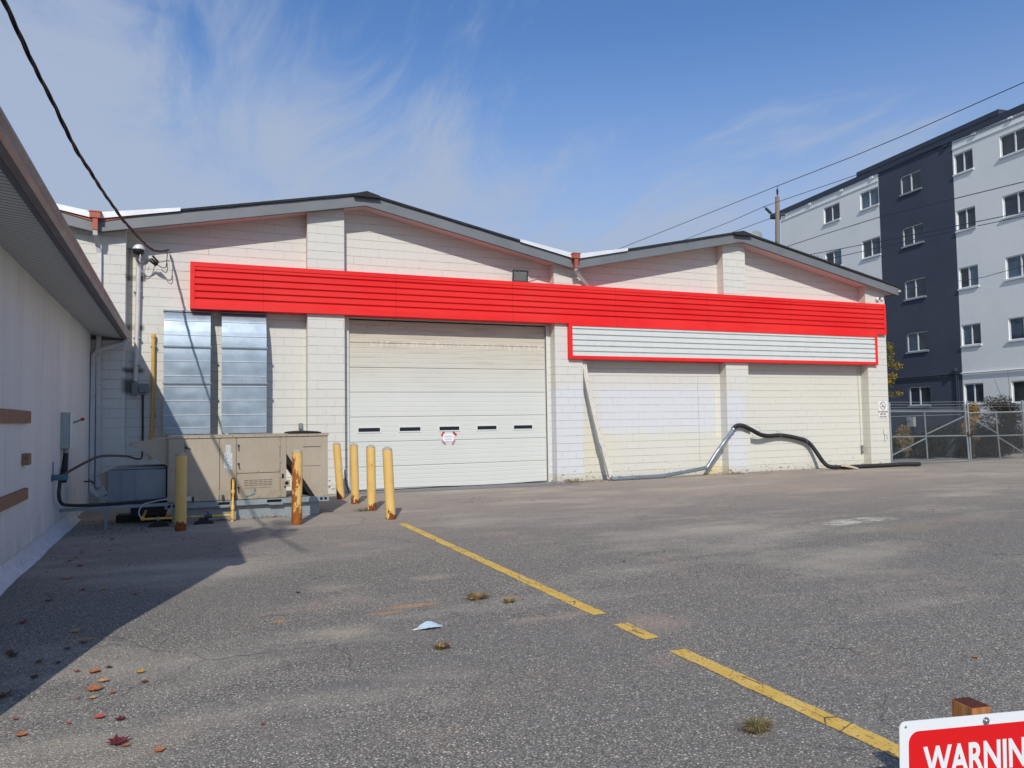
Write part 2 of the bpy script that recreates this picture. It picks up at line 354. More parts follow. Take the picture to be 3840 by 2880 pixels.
M_whitemetal = simple('white_sign_metal', (214, 217, 214), 0.45, 0, 0.03, 3, 0, (186, 184, 176), 0.3)
def door_mat():
    m = Mat('door_paint', 0.5, 0, 0.35)
    c = m.mix(m.rng(m.noise(0.6, 3, 0.5), 0.3, 0.7), lin((212, 213, 206)), lin((206, 209, 203)))
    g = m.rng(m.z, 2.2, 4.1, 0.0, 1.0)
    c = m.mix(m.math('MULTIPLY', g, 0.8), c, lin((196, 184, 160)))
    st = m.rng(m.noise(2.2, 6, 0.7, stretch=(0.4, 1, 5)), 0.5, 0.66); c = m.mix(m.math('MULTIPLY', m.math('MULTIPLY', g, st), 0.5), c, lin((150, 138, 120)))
    band = m.math('MULTIPLY', m.rng(m.z, 3.45, 3.60), m.rng(m.z, 3.62, 3.66, 1, 0))
    dr = m.rng(m.noise(9, 5, 0.7, stretch=(1.6, 1, 0.5)), 0.52, 0.58); c = m.mix(m.math('MULTIPLY', m.math('MULTIPLY', band, dr), 0.6), c, lin((238, 232, 212)))
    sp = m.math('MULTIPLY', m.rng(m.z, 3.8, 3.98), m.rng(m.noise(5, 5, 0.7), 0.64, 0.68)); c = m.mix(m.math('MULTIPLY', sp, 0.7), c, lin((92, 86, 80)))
    # the grooves hold dirt
    m.col(c); m.bump(m.noise(0.9, 2, 0.5), 0.12, 0.01); return m.m
M_door = door_mat()
M_fascia = simple('grey_fascia', (118, 121, 124), 0.45, 0.1, 0.06, 1.2, 0, (100, 102, 104), 0.4)
M_soffit = simple('painted_soffit', (208, 194, 190), 0.7, 0, 0.05, 2)
M_shingle = simple('black_shingle', (44, 45, 48), 0.95, 0, 0.4, 14, 0.6)
M_flash = simple('white_flashing', (232, 234, 236), 0.35, 0.2, 0.06, 3, 0, (190, 190, 188), 0.4)
M_terra = simple('terracotta_metal', (168, 92, 70), 0.6, 0.1, 0.15, 9, 0, (120, 70, 55), 0.5)
M_down = simple('white_downspout', (205, 204, 204), 0.5, 0.1, 0.08, 5, 0, (150, 140, 134), 0.5)
def galv(name, rgb=(168, 184, 196), rough=0.42, metal=0.5):
    m = Mat(name, rough, metal)
    v = m.vor(38, out='Color'); sp = N(m.t, 'ShaderNodeSeparateColor'); m.l(v, sp.inputs[0])
    c = m.mix(m.rng(sp.outputs[0], 0, 1), tuple(q*0.9 for q in lin(rgb)[:3])+(1,), lin(rgb))
    c = m.mix(m.math('MULTIPLY', m.rng(m.noise(1.7, 4, 0.6), 0.4, 0.65), 0.35), c, lin((118, 130, 140)))
    m.col(c); m.ro(m.rng(m.noise(3, 3, 0.5), 0.3, 0.7, rough-0.08, rough+0.12)); m.bump(m.noise(1.9, 2, 0.5), 0.2, 0.02); return m.m
M_galv = galv('galvanised_sheet')
M_galv2 = galv('galvanised_pipe', (176, 184, 188), 0.3, 0.8)
M_galvdull = galv('galvanised_dull', (150, 160, 166), 0.55, 0.5)
M_rail = simple('base_rail_steel', (150, 160, 163), 0.55, 0.35, 0.1, 5, 0, (110, 112, 108), 0.4)
def tan_mat():
    m = Mat('unit_beige', 0.5, 0.1)
    c = m.mix(m.rng(m.noise(1.4, 4, 0.6), 0.35, 0.65), lin((180, 169, 150)), lin((170, 158, 138)))
    st = m.rng(m.noise(6, 5, 0.7, stretch=(2.5, 1, 0.35)), 0.56, 0.70); c = m.mix(m.math('MULTIPLY', st, 0.30), c, lin((138, 124, 102)))
    lw = m.math('MULTIPLY', m.rng(m.z, 0.34, 0.62, 1, 0), m.rng(m.noise(9, 5, 0.7), 0.42, 0.62)); c = m.mix(m.math('MULTIPLY', lw, 0.45), c, lin((128, 108, 84)))
    rs = m.rng(m.noise(22, 5, 0.7, off=(1, 5, 2)), 0.69, 0.72); c = m.mix(m.math('MULTIPLY', rs, 0.8), c, lin((122, 76, 48)))
    m.col(c); m.bump(m.noise(2.2, 2, 0.5), 0.2, 0.01); return m.m
M_tan = tan_mat()
M_tandark = simple('unit_seam', (70, 64, 56), 0.8, 0, 0.1, 4)
M_black = simple('black_rubber', (26, 27, 30), 0.55, 0, 0.2, 10)
M_coil = simple('coil_fins', (30, 30, 32), 0.7, 0.3, 0.3, 40)
M_dark = simple('dark_void', (22, 22, 24), 0.9, 0, 0.1, 4)
M_conc = simple('concrete_cap', (176, 164, 142), 0.95, 0, 0.25, 40, 0.6)
def bollard_mat(name, rust):
    m = Mat(name, 0.5, 0, 0.4)
    c = m.mix(m.rng(m.noise(3, 3, 0.6), 0.3, 0.7), lin((222, 182, 104)), lin((230, 194, 122)))
    rc = m.mix(m.rng(m.noise(18, 4, 0.7), 0.3, 0.7), lin((92, 46, 26)), lin((150, 82, 38)))
    n = m.noise(9, 6, 0.68, stretch=(1, 1, 0.5)); lowr = m.rng(m.z, 0.02, 0.22, 0.26, 0.0)
    if rust: extra = m.math('ADD', m.rng(m.z, 0.5, 0.95, 0.10, 0.02), m.rng(m.x, 1.30, 1.40, 0.08, 0.0)); thr = 0.60
    else: extra = m.rng(m.z, 0.2, 1.3, 0.045, 0.0); thr = 0.675
    k = m.rng(m.math('ADD', m.math('ADD', n, lowr), extra), thr, thr+0.03)
    c = m.mix(k, c, rc)
    c = m.mix(m.math('MULTIPLY', m.rng(m.math('ADD', n, extra), thr-0.1, thr, 0, 1), 0.28), c, lin((196, 130, 60)))
    m.col(c); m.ro(m.rng(k, 0, 1, 0.42, 0.9)); return m.m
M_bol = bollard_mat('bollard_yellow', False); M_bolr = bollard_mat('bollard_rusty', True)
def gas_mat():
    m = Mat('gas_pipe_yellow', 0.5, 0, 0.4)
    c = m.mix(m.rng(m.noise(16, 5, 0.7), 0.56, 0.64), lin((222, 176, 84)), lin((146, 84, 42))); m.col(c); return m.m
M_gas = gas_mat(); M_ventyel = simple('vent_pipe_yellow', (204, 166, 92), 0.5, 0, 0.1, 6, 0, (150, 110, 60), 0.4)
M_boxgrey = simple('electrical_grey', (120, 126, 128), 0.5, 0.2, 0.08, 6)
M_boxlight = simple('disconnect_grey', (168, 178, 174), 0.45, 0.2, 0.08, 6, 0, (120, 116, 100), 0.4)
M_teal = simple('teal_strap', (74, 120, 130), 0.5, 0.1, 0.2, 12)
M_redplastic = simple('red_plastic', (176, 50, 52), 0.4, 0, 0.08, 6)
def wood_mat(name, a, b):
    m = Mat(name, 0.8, 0, 0.2)
    g = m.noise(9, 5, 0.65, stretch=(1.0, 1.0, 9.0)); c = m.mix(m.rng(g, 0.35, 0.65), lin(a), lin(b)); m.col(c); m.bump(g, 0.3, 0.004); return m.m
M_woodwall = wood_mat('weathered_board', (126, 96, 78), (168, 132, 108))
M_post = None
def post_mat():
    m = Mat('treated_post', 0.75, 0, 0.25)
    g = m.noise(60, 5, 0.65, stretch=(1, 1, 0.08)); c = m.mix(m.rng(g, 0.35, 0.65), lin((142, 92, 54)), lin((190, 134, 82)))
    t = m.rng(m.z, 0.4955, 0.499); ring = m.noise(40, 4, 0.6, stretch=(1, 3, 1)); top = m.mix(m.rng(ring, 0.35, 0.65), lin((70, 32, 26)), lin((104, 58, 46)))
    c = m.mix(t, c, top); m.col(c); m.bump(g, 0.3, 0.002); return m.m
M_post = post_mat()
def stucco():
    m = Mat('left_wall_paint', 0.8, 0, 0.25)
    c = m.mix(m.rng(m.noise(0.8, 5, 0.6, stretch=(1, 1.6, 0.25)), 0.35, 0.68), lin((226, 227, 222)), lin((212, 214, 212)))
    c = m.mix(m.math('MULTIPLY', m.rng(m.noise(2.2, 6, 0.7, stretch=(1, 3, 0.4), off=(0, 5, 0)), 0.56, 0.7), 0.3), c, lin((158, 152, 144)))
    c = m.mix(m.math('MULTIPLY', m.rng(m.z, 0.1, 0.8, 1, 0), m.rng(m.noise(3, 5, 0.7), 0.4, 0.65, 0, 0.4)), c, lin((146, 146, 138)))
    m.col(c); m.bump(m.noise(70, 5, 0.7), 0.35, 0.006); return m.m
M_stucco = stucco()
M_flashskirt = simple('skirt_membrane', (208, 212, 216), 0.5, 0, 0.1, 5, 0.2, (140, 142, 142), 0.5)
def soffit_left():
    m = Mat('ribbed_soffit', 0.6, 0, 0.3)
    f = m.math('FRACT', m.math('DIVIDE', m.y, 0.1)); g = m.rng(m.math('ABSOLUTE', m.math('SUBTRACT', f, 0.5)), 0.34, 0.40)
    c = m.mix(m.math('MULTIPLY', g, 0.75), lin((204, 206, 206)), lin((78, 78, 82))); m.col(c); m.bump(m.math('MULTIPLY', g, -1), 0.6, 0.01); return m.m
M_soffl = soffit_left()
M_gutter = simple('brown_gutter', (112, 94, 90), 0.4, 0.3, 0.1, 2, 0, (160, 158, 152), 0.35)
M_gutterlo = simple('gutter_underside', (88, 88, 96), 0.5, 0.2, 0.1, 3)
M_glassd = Mat('dark_glass', 0.08, 0, 0.6).col(lin((26, 32, 38))).m
M_bark = simple('bark', (92, 80, 66), 0.95, 0, 0.3, 12, 0.8)
def leaf_mat(name, a, b, c_, sc1=1.4):
    m = Mat(name, 0.6, 0, 0.3)
    q = m.mix(m.rng(m.noise(sc1, 2, 0.5), 0.4, 0.6), lin(a), lin(b)); q = m.mix(m.rng(m.noise(9, 3, 0.6, off=(5, 5, 5)), 0.52, 0.6), q, lin(c_)); m.col(q)
    tr = N(m.t, 'ShaderNodeBsdfTranslucent'); m.l(q, tr.inputs[0]); mxs = N(m.t, 'ShaderNodeMixShader'); mxs.inputs[0].default_value = 0.25
    out = m.t.nodes['Material Output']; m.l(m.b.outputs[0], mxs.inputs[1]); m.l(tr.outputs[0], mxs.inputs[2]); m.l(mxs.outputs[0], out.inputs[0]); return m.m
M_leafY = leaf_mat('leaf_yellow_green', (104, 106, 46), (178, 148, 48), (70, 84, 38))
M_leafG = leaf_mat('leaf_green', (62, 74, 40), (98, 100, 54), (52, 54, 34))
M_leafO = leaf_mat('leaf_orange', (184, 138, 60), (150, 128, 60), (98, 90, 48))
M_leafD = leaf_mat('leaf_dark_vine', (52, 42, 38), (70, 56, 44), (58, 66, 42))
M_straw = leaf_mat('dry_weed', (156, 136, 96), (118, 112, 70), (176, 152, 110), 8)

# ---------------------------------------------------------------- ground
g = MB(); g.add([(-220, -160, 0), (320, -160, 0), (320, 400, 0), (-220, 400, 0)], [(0, 1, 2, 3)])
struct('ground', g, M_asph)
g = MB(); g.add([(20.0, 0.9, 0.004), (60, 0.9, 0.004), (60, 4.6, 0.004), (20.0, 4.6, 0.004)], [(0, 1, 2, 3)])
struct('gravel_strip', g, M_gravel)
g = MB(); g.add([(20.5, 2.2, 0.008), (60, 1.6, 0.008), (60, 40, 0.008), (20.5, 40, 0.008)], [(0, 1, 2, 3)])
struct('soil', g, M_dirt)
def wobble(poly, amp):
    return [(x+random.uniform(-amp, amp), y+random.uniform(-amp, amp)) for x, y in poly]
def line_seg(y0, y1):
    n = max(4, int(abs(y1-y0)/0.05)); L_ = []; R_ = []
    for i in range(n+1):
        y = y0+(y1-y0)*i/n; xc = 2.93+(0.205)*((-5.95-y)/9.25)
        L_.append((xc-0.066+random.uniform(-0.006, 0.006), y, 0.004)); R_.append((xc+0.066+random.uniform(-0.006, 0.006), y+random.uniform(-0.01, 0.01), 0.004))
    return L_, R_
g = MB()
for (a, b) in ((-5.95, -6.02), (-6.06, -8.9), (-8.93, -12.30), (-12.62, -13.08), (-13.38, -16.6)):
    L_, R_ = line_seg(a, b); n = len(L_)
    g.add(L_+R_, [(i, i+1, n+i+1, n+i) for i in range(n-1)])
struct('parking_line', g, M_line)
M_apron = simple('door_apron_asphalt', (124, 122, 124), 0.9, 0, 0.15, 6, 0.5)
g = MB(); top = [(3.2+i*0.52, -0.02, 0.006) for i in range(11)]; bot = [(3.2+i*0.56, -0.62-0.04*i+random.uniform(-0.06, 0.06), 0.006) for i in range(11)]
g.add(top+bot, [(i, i+1, 12+i, 11+i) for i in range(10)]); struct('door_apron', g, M_apron)

# ---------------------------------------------------------------- main building
def zs(x):
    P = [(-7.75, 6.80), (-2.17, 5.70), (3.44, 6.80), (8.98, 5.64), (14.49, 6.80), (20.76, 5.52)]
    for (a, za), (b, zb) in zip(P, P[1:]):
        if x <= b: return za+(zb-za)*(x-a)/(b-a)
    return P[-1][1]
KN = [-2.17, 3.44, 8.98, 14.49]
bld = thing('warehouse', 'long white painted block garage building with two low gables and grey fascia', 'building', (8.5, 0, 0))
def gable_poly(x0, x1, z0, dz=0.0):
    xs = [x0]+[k for k in KN if x0 < k < x1]+[x1]
    return [(x1, z0), (x0, z0)]+[(x, zs(x)+dz) for x in xs]
g = MB()
g.prism(gable_poly(-7.7, 3.12, 0.0, 0.06), 'y', 0, 0.28)
g.prism(gable_poly(3.12, 8.39, 4.262, 0.06), 'y', 0, 0.28)
g.prism(gable_poly(8.39, 20.40, 0.0, 0.06), 'y', 0, 0.28)
g.box(20.12, 20.41, 0.28, 28, 0, 5.6); g.box(-7.7, -7.4, 0.28, 28, 0, 6.8); g.box(-7.4, 20.12, 27.7, 28, 0, 5.6)
g.build('wall', M_block, bld)
for (a, b) in ((-2.9, -1.635), (2.125, 2.978), (8.475, 9.293), (13.998, 14.806), (19.585, 20.425)):
    g = MB(); xs = [a]+[k for k in KN if a < k < b]+[b]
    poly = [(b, 0), (a, 0)]+[(x, zs(x)+0.035) for x in xs]
    g.prism(poly, 'y', -0.30, -0.002); g.build('pilaster', M_block, bld, bevel=0.006)
XS = [-7.75, -2.17, 3.44, 8.98, 14.49, 20.76]
# fascia: one board per slope, soffit, roof deck
for (a, b) in zip(XS, XS[1:]):
    g = MB(); g.prism([(a, zs(a)), (b, zs(b)), (b, zs(b)+0.255), (a, zs(a)+0.255)], 'y', -0.555, -0.525); g.build('fascia', M_fascia, bld)
    g = MB(); g.prism([(a, zs(a)-0.012), (b, zs(b)-0.012), (b, zs(b)+0.0), (a, zs(a)+0.0)], 'y', -0.562, -0.50); g.build('drip_edge', M_gutterlo, bld)
    g = MB(); g.prism([(a, zs(a)+0.04), (b, zs(b)+0.04), (b, zs(b)+0.07), (a, zs(a)+0.07)], 'y', -0.522, -0.003); g.build('soffit', M_soffit, bld)
    g = MB(); n = 26; pts = []
    for i in range(n+1):
        x = a+(b-a)*i/n; pts.append((x, zs(x)+0.258+(random.uniform(-0.004, 0.006) if 0 < i < n else 0)))
    poly = pts+[(x, z+0.05) for x, z in ((b, zs(b)+0.26), (a, zs(a)+0.26))]
    g.prism(poly, 'y', -0.60, 28.3); g.build('roof', M_shingle, bld)
g = MB(); g.box(20.70, 20.765, -0.50, 28, 5.53, 5.77); g.build('fascia', M_fascia, bld)
# white flashing over the valleys
for (a, b, lo) in ((-3.4, -2.17, 0.20), (-2.17, -0.57, 0.20), (7.39, 8.98, 0.19), (8.98, 10.58, 0.19)):
    g = MB(); v = -2.17 if a < 0 else 8.98
    def hh(x): return 0.075+0.06*max(0, 1-abs(x-v)/1.6)
    g.prism([(a, zs(a)+lo+0.06), (b, zs(b)+lo+0.06), (b, zs(b)+lo+0.06+hh(b)), (a, zs(a)+lo+0.06+hh(a))] if a < v else
            [(a, zs(a)+lo+0.06), (b, zs(b)+lo+0.06), (b, zs(b)+lo+0.06+hh(b)), (a, zs(a)+lo+0.06+hh(a))], 'y', -0.612, -0.602)
    g.build('flashing', M_flash, bld)
for (a, b) in ((-3.1, -2.17), (-2.17, -1.3), (8.72, 8.98), (8.98, 9.3)):
    g = MB(); v = -2.17 if a < 0 else 8.98; f = 1.0
    zz0 = zs(a)+0.255-(0.06 if a == v else 0.01); zz1 = zs(b)+0.255-(0.06 if b == v else 0.01)
    g.prism([(a, zz0), (b, zz1), (b, zs(b)+0.262), (a, zs(a)+0.262)], 'y', -0.575, -0.5555); g.build('flashing', M_terra, bld)
# scuppers with conductor pipes
def scupper(vx, z):
    g = MB(); g.box(vx-0.10, vx+0.10, -0.74, -0.615, z-0.07, z+0.05); g.box(vx-0.115, vx+0.115, -0.75, -0.60, z+0.05, z+0.075)
    g.box(vx-0.05, vx+0.05, -0.72, -0.63, z-0.32, z-0.07)
    return g.build('scupper', M_terra, bld, bevel=0.004)
scupper(-2.17, 6.02); scupper(8.95, 5.95)
g = MB(); g.tube([(-2.17, -0.675, 5.72), (-2.17, -0.66, 5.62), (-2.15, -0.40, 5.44), (-2.13, -0.36, 5.30), (-2.10, -0.355, 0.4)], 0, sq=(0.085, 0.07)); g.build('downspout', M_down, bld)
g = MB(); g.tube([(8.95, -0.675, 5.66), (8.955, -0.65, 5.60), (9.02, -0.55, 5.55), (9.70, -0.14, 5.16), (9.72, -0.06, 4.9)], 0, sq=(0.085, 0.07)); g.build('downspout', M_down, bld)
g = MB(); g.box(9.03, 9.2, -0.34, -0.302, 5.43, 5.46); g.build('downspout_bracket', M_flash, bld)
for (xa, xm, xb, z0, z1) in ((3.157, 3.453, 3.762, 6.985, 7.12), (14.185, 14.49, 14.80, 6.97, 7.10)):
    g = MB(); g.prism([(xa, z0), (xb, z0), (xb, z0+0.05), (xm, z1), (xa, z0+0.05)], 'y', -0.66, 27.9)
    g.box(xa-0.01, xb+0.01, -0.68, -0.6, z0-0.012, z0+0.0); g.build('ridge_cap', M_shingle, bld)
# overhead door
yd = 0.08
dz = [4.17, 3.592, 2.987, 2.384, 1.781, 1.177, 0.573]
door = MB(); prof = []
door_o = None
def door_panel(z0, z1, first=False):
    n = 5; pr = [(yd+0.02, z0+0.004)]
    for i in range(n):
        a = z0+0.006+(z1-z0-0.012)*i/n; b = z0+0.006+(z1-z0-0.012)*(i+1)/n
        pr += [(yd+0.0, a+0.010), (yd, b-0.014), (yd+0.0045, b-0.005), (yd+0.0045, b)]
    pr += [(yd+0.02, z1-0.002)]
    return pr
od = MB(); od.box(3.124, 8.335, yd+0.021, yd+0.05, 0.02, 4.168)
body = od.build('overhead_door', M_door, bld)
zl = [0.0, 0.573, 1.177, 1.781, 2.384, 2.987, 3.592, 4.165]
for i in range(7):
    g = MB(); pr = door_panel(zl[i]+(0.03 if i == 0 else 0), zl[i+1])
    if i == 0:
        # bottom section sags towards its middle
        n = 14; k = len(pr); vs = []
        for j in range(n+1):
            t = j/n; dzv = -0.015+0.02*math.sin(t*math.pi*2.2)
            for (y, z) in pr: vs.append((3.124+5.211*t, y, z+dzv*(1-(z/0.573))))
        g.add(vs, [(j*k+i2, j*k+i2+1, (j+1)*k+i2+1, (j+1)*k+i2) for j in range(n) for i2 in range(k-1)])
    else: g.strip(pr, 'x', 3.124, 8.335)
    g.build('door_panel', M_door, body)
g = MB(); g.box(3.124, 8.335, yd-0.006, yd+0.02, 0.004, 0.016); g.build('bottom_seal', M_black, body)
for xc in (3.621, 4.635, 5.652, 6.667, 7.68):
    g = MB(); hw, z0, z1 = 0.295, 1.397, 1.548
    o_ = [(xc-hw, z0), (xc+hw, z0), (xc+hw, z1), (xc-hw, z1)]; i_ = [(xc-0.262, 1.427), (xc+0.262, 1.427), (xc+0.262, 1.519), (xc-0.262, 1.519)]
    vs = [(x, yd-0.012, z) for x, z in o_]+[(x, yd-0.012, z) for x, z in i_]+[(x, yd+0.015, z) for x, z in i_]+[(x, yd+0.004, z) for x, z in o_]
    g.add(vs, [(a, (a+1) % 4, 4+(a+1) % 4, 4+a) for a in range(4)]+[(4+a, 4+(a+1) % 4, 8+(a+1) % 4, 8+a) for a in range(4)]+[(a, (a+1) % 4, 12+(a+1) % 4, 12+a) for a in range(4)])
    wf = g.build('door_window', M_whitemetal, body)
    g = MB(); g.box(xc-0.262, xc+0.262, yd-0.002, yd+0.004, 1.427, 1.519); g.build('pane', M_glassd, wf)
g = MB(); g.box(3.10, 8.41, 0.02, yd+0.03, 4.172, 4.26); g.box(8.337, 8.352, 0.035, yd+0.02, 0, 4.17); g.box(8.355, 8.388, -0.012, yd+0.03, 0, 4.17)
g.box(3.121, 3.135, 0.02, yd-0.004, 0, 4.168)
g.build('door_frame', M_whitemetal, bld)
g = MB(); g.box(3.137, 8.335, 0.05, yd-0.002, 4.14, 4.171); g.box(8.3375, 8.3545, 0.03, 0.034, 0, 4.17); g.build('door_seal', M_black, bld)

# ---------------------------------------------------------------- sign band
band = thing('sign_band', 'long red ribbed metal band across the front of the white building', 'sign band', (10, -0.3, 4.2))
def ribs(ztop, zbot, grooves, y, h, d):
    pr = [(y, ztop)]
    for z in grooves: pr += [(y, z+h/2), (y+d, z+h/2-0.002), (y+d, z-h/2+0.008), (y, z-h/2)]
    pr.append((y, zbot)); return pr
gr = [5.045, 4.892, 4.740, 4.588, 4.436]
g = MB(); g.strip(ribs(5.14, 4.33, gr, -0.385, 0.040, 0.05), 'x', -0.28, 20.27); g.build('panel', M_red, band)
g = MB(); g.box(-0.375, 20.345, -0.40, -0.302, 5.13, 5.232); g.box(-0.375, 8.84, -0.40, -0.302, 4.195, 4.36); g.box(8.84, 20.345, -0.401, -0.302, 4.235, 4.36)
g.box(-0.375, -0.28, -0.402, -0.302, 4.197, 5.13); g.box(20.27, 20.343, -0.402, -0.302, 4.237, 5.13)
for (a, b) in ((-0.375, 2.12), (2.982, 8.47), (9.297, 13.99), (14.81, 19.58)):
    g.box(a, b, -0.302, -0.006, 5.20, 5.222); g.box(a, b, -0.302, -0.006, 4.20, 4.22)
g.box(-0.375, -0.36, -0.302, -0.01, 4.22, 5.2)
g.build('frame', M_red, band, bevel=0.003)
g = MB(); g.strip(ribs(4.15, 3.33, [4.066, 3.915, 3.765, 3.614, 3.464], -0.395, 0.034, 0.042), 'x', 8.93, 19.84); g.build('lower_panel', M_whitemetal, band)
g = MB(); g.box(8.84, 8.94, -0.418, -0.302, 3.257, 4.234); g.box(19.82, 19.91, -0.418, -0.302, 3.25, 4.234); g.box(8.94, 19.82, -0.416, -0.302, 3.255, 3.345); g.box(8.94, 19.82, -0.414, -0.302, 4.14, 4.234)
for (a, b) in ((9.297, 13.99), (14.81, 19.58)): g.box(a, b, -0.302, -0.20, 3.257, 3.275)
g.build('lower_frame', M_red, band, bevel=0.003)
g = MB(); g.prism([(10.72, 3.25), (13.95, 3.25), (13.95, 3.222), (11.4, 3.232)], 'y', -0.21, -0.19); g.build('loose_trim', M_red, band)

# ---------------------------------------------------------------- vent hoods
def hood(x0, x1, name_label):
    t = thing('vent_hood', name_label, 'vent hood', ((x0+x1)/2, 0, 1.45), group='curved galvanised hoods on the wall')
    pr = []; 
    prof = [(0.10, 4.15), (0.22, 4.10), (0.315, 3.95), (0.385, 3.72), (0.43, 3.45), (0.455, 3.2), (0.46, 3.0), (0.455, 2.6), (0.45, 1.46)]
    seams = [3.93, 3.61, 3.04, 2.72, 2.49, 2.185, 1.87, 1.60]
    def y_at(z):
        for (a, za), (b, zb) in zip(prof, prof[1:]):
            if zb <= z <= za: return -(a+(b-a)*(za-z)/(za-zb))
        return -0.45
    n = 56; zt, zb = 4.15, 1.46; k = 14; vs = []
    zlist = sorted(set([zt-(zt-zb)*i/n for i in range(n+1)]), reverse=True)
    for z in zlist:
        bul = min(abs(z-q) for q in seams+[3.355, 2.56])
        for j in range(k+1):
            t_ = j/k; w_ = math.sin(math.pi*t_)
            dent = 0.010*w_*min(bul/0.15, 1)*(1 if z < 3.1 else 0.25)*(0.6+0.8*mnoise.noise(Vector((x0*3+t_*2.2, z*2.1, 0))))
            vs.append((x0+(x1-x0)*t_, y_at(z)-dent, z))
    g = MB(); g.add(vs, [(i*(k+1)+j, i*(k+1)+j+1, (i+1)*(k+1)+j+1, (i+1)*(k+1)+j) for i in range(len(zlist)-1) for j in range(k)])
    for xx in (x0, x1):
        g.add([(xx, y_at(z), z) for z in zlist]+[(xx, y_at(z)+0.05, z) for z in zlist], [(i, i+1, len(zlist)+i+1, len(zlist)+i) for i in range(len(zlist)-1)])
    g.build('hood_sheet', M_galv, t, smooth=True)
    for z in seams:
        g = MB(); g.box(x0+0.004, x1-0.004, y_at(z)-0.013, y_at(z)+0.004, z-0.005, z+0.005); g.build('crease_highlight', M_flash, t)  # creases coloured white, their highlight is put into the colour
    for z in (3.355, 2.56):
        g = MB(); g.box(x0-0.02, x1+0.02, y_at(z)-0.035, y_at(z)+0.015, z-0.016, z+0.012); g.box(x0, x1, y_at(z)-0.02, y_at(z)-0.003, z-0.035, z-0.018); g.build('joint_flange', M_galvdull, t)
    g = MB(); g.box(x0-0.03, x1+0.03, -0.16, -0.004, 4.15, 4.185); g.build('top_rail', M_galvdull, t)
    for xx in (x0+0.02, x1-0.05):
        g = MB(); g.box(xx, xx+0.03, -0.06, -0.004, 1.46, 4.15); g.build('side_rail', M_galvdull, t)
    return t
hood(-0.885, 0.045, 'curved galvanised sheet hood nearer the grey service mast, left of its twin')
hood(0.275, 1.215, 'curved galvanised sheet hood nearer the door, right of its twin')

# ---------------------------------------------------------------- service mast, boxes and conduits on the left of the facade
t = thing('service_mast', 'pale grey electrical service mast with rounded weatherhead on the white wall', 'service mast', (-1.42, -0.08, 2.3))
g = MB(); g.tube([(-1.405, -0.10, 5.42), (-1.42, -0.10, 4.0), (-1.45, -0.10, 2.62)], 0.048, 14); g.build('conduit', M_down, t, smooth=True)
g = MB(); g.lathe([(0.0, 0.115), (0.05, 0.108), (0.085, 0.085), (0.108, 0.045), (0.125, -0.01), (0.115, -0.02)], (-1.405, -0.17, 5.48), 18); g.build('weatherhead', M_flash, t, smooth=True)
g = MB(); g.lathe([(0.112, -0.022), (0.11, -0.08), (0.07, -0.13), (0.04, -0.14)], (-1.405, -0.17, 5.48), 16); g.build('wire_gland', M_black, t, smooth=True)
for z in (4.55, 3.55, 2.95):
    g = MB(); g.box(-1.50, -1.36, -0.14, -0.002, z-0.012, z+0.012); g.build('strap', M_galvdull, t)
g = MB(); pts = []
g.lathe([(0.0, 0.0), (0.055, 0.0), (0.06, 0.01), (0.06, 0.06), (0.0, 0.065)], (-1.455, -0.06, 2.55), 16, Matrix.Rotation(R(90), 3, 'X')); g.box(-1.512, -1.398, -0.125, -0.06, 2.36, 2.55)
g.lathe([(0.0, 0.0), (0.055, 0.0), (0.06, 0.01), (0.06, 0.06), (0.0, 0.065)], (-1.455, -0.06, 2.36), 16, Matrix.Rotation(R(90), 3, 'X')); g.build('oval_fitting', M_boxgrey, t, smooth=True)
g = MB(); g.box(-1.40, -1.36, -0.08, -0.04, 2.44, 2.47); g.build('nipple', M_boxgrey, t)
t = thing('junction_box', 'square grey junction box with black conduit dropping behind the beige unit', 'junction box', (-1.28, -0.06, 2.45))
g = MB(); g.box(-1.365, -1.195, -0.12, -0.003, 2.38, 2.555); g.build('box_body', M_boxgrey, t, bevel=0.008)
g = MB(); g.box(-1.372, -1.188, -0.128, -0.121, 2.373, 2.562); g.build('cover', M_boxgrey, t, bevel=0.003)
g = MB(); g.tube([(-1.305, -0.06, 2.38), (-1.305, -0.06, 2.33)], 0.03, 12); g.build('connector', M_galvdull, t)
def Fp(px, py, y):
    """point of the facade frame: pixel-free world coordinates are passed in directly"""
    return (px, y, py)
t = thing('vent_pipe', 'slim yellow vent pipe strapped to the white wall beside the metal hoods', 'pipe', (-1.11, -0.08, 1.3))
g = MB(); g.tube([(-1.105, -0.08, 3.60), (-1.11, -0.08, 2.0), (-1.135, -0.08, 0.95)], 0.038, 12); g.build('pipe', M_ventyel, t, smooth=True)
g = MB(); g.lathe([(0.046, -0.05), (0.048, 0.0), (0.042, 0.03), (0.02, 0.05), (0.0, 0.053)], (-1.105, -0.08, 3.61), 12); g.build('cap', M_ventyel, t, smooth=True)
for z in (3.37, 1.9):
    g = MB(); g.box(-1.165, -1.045, -0.11, -0.003, z, z+0.015); g.build('strap', M_galvdull, t)
t = thing('old_conduit', 'thin rusty stub pipe beside the pilaster near the service mast', 'pipe', (-1.58, -0.05, 5))
g = MB(); g.tube([(-1.585, -0.05, 5.5), (-1.60, -0.05, 4.9)], 0.01, 6); g.box(-1.63, -1.53, -0.04, -0.003, 5.50, 5.515); g.build('pipe', M_galvdull, t)

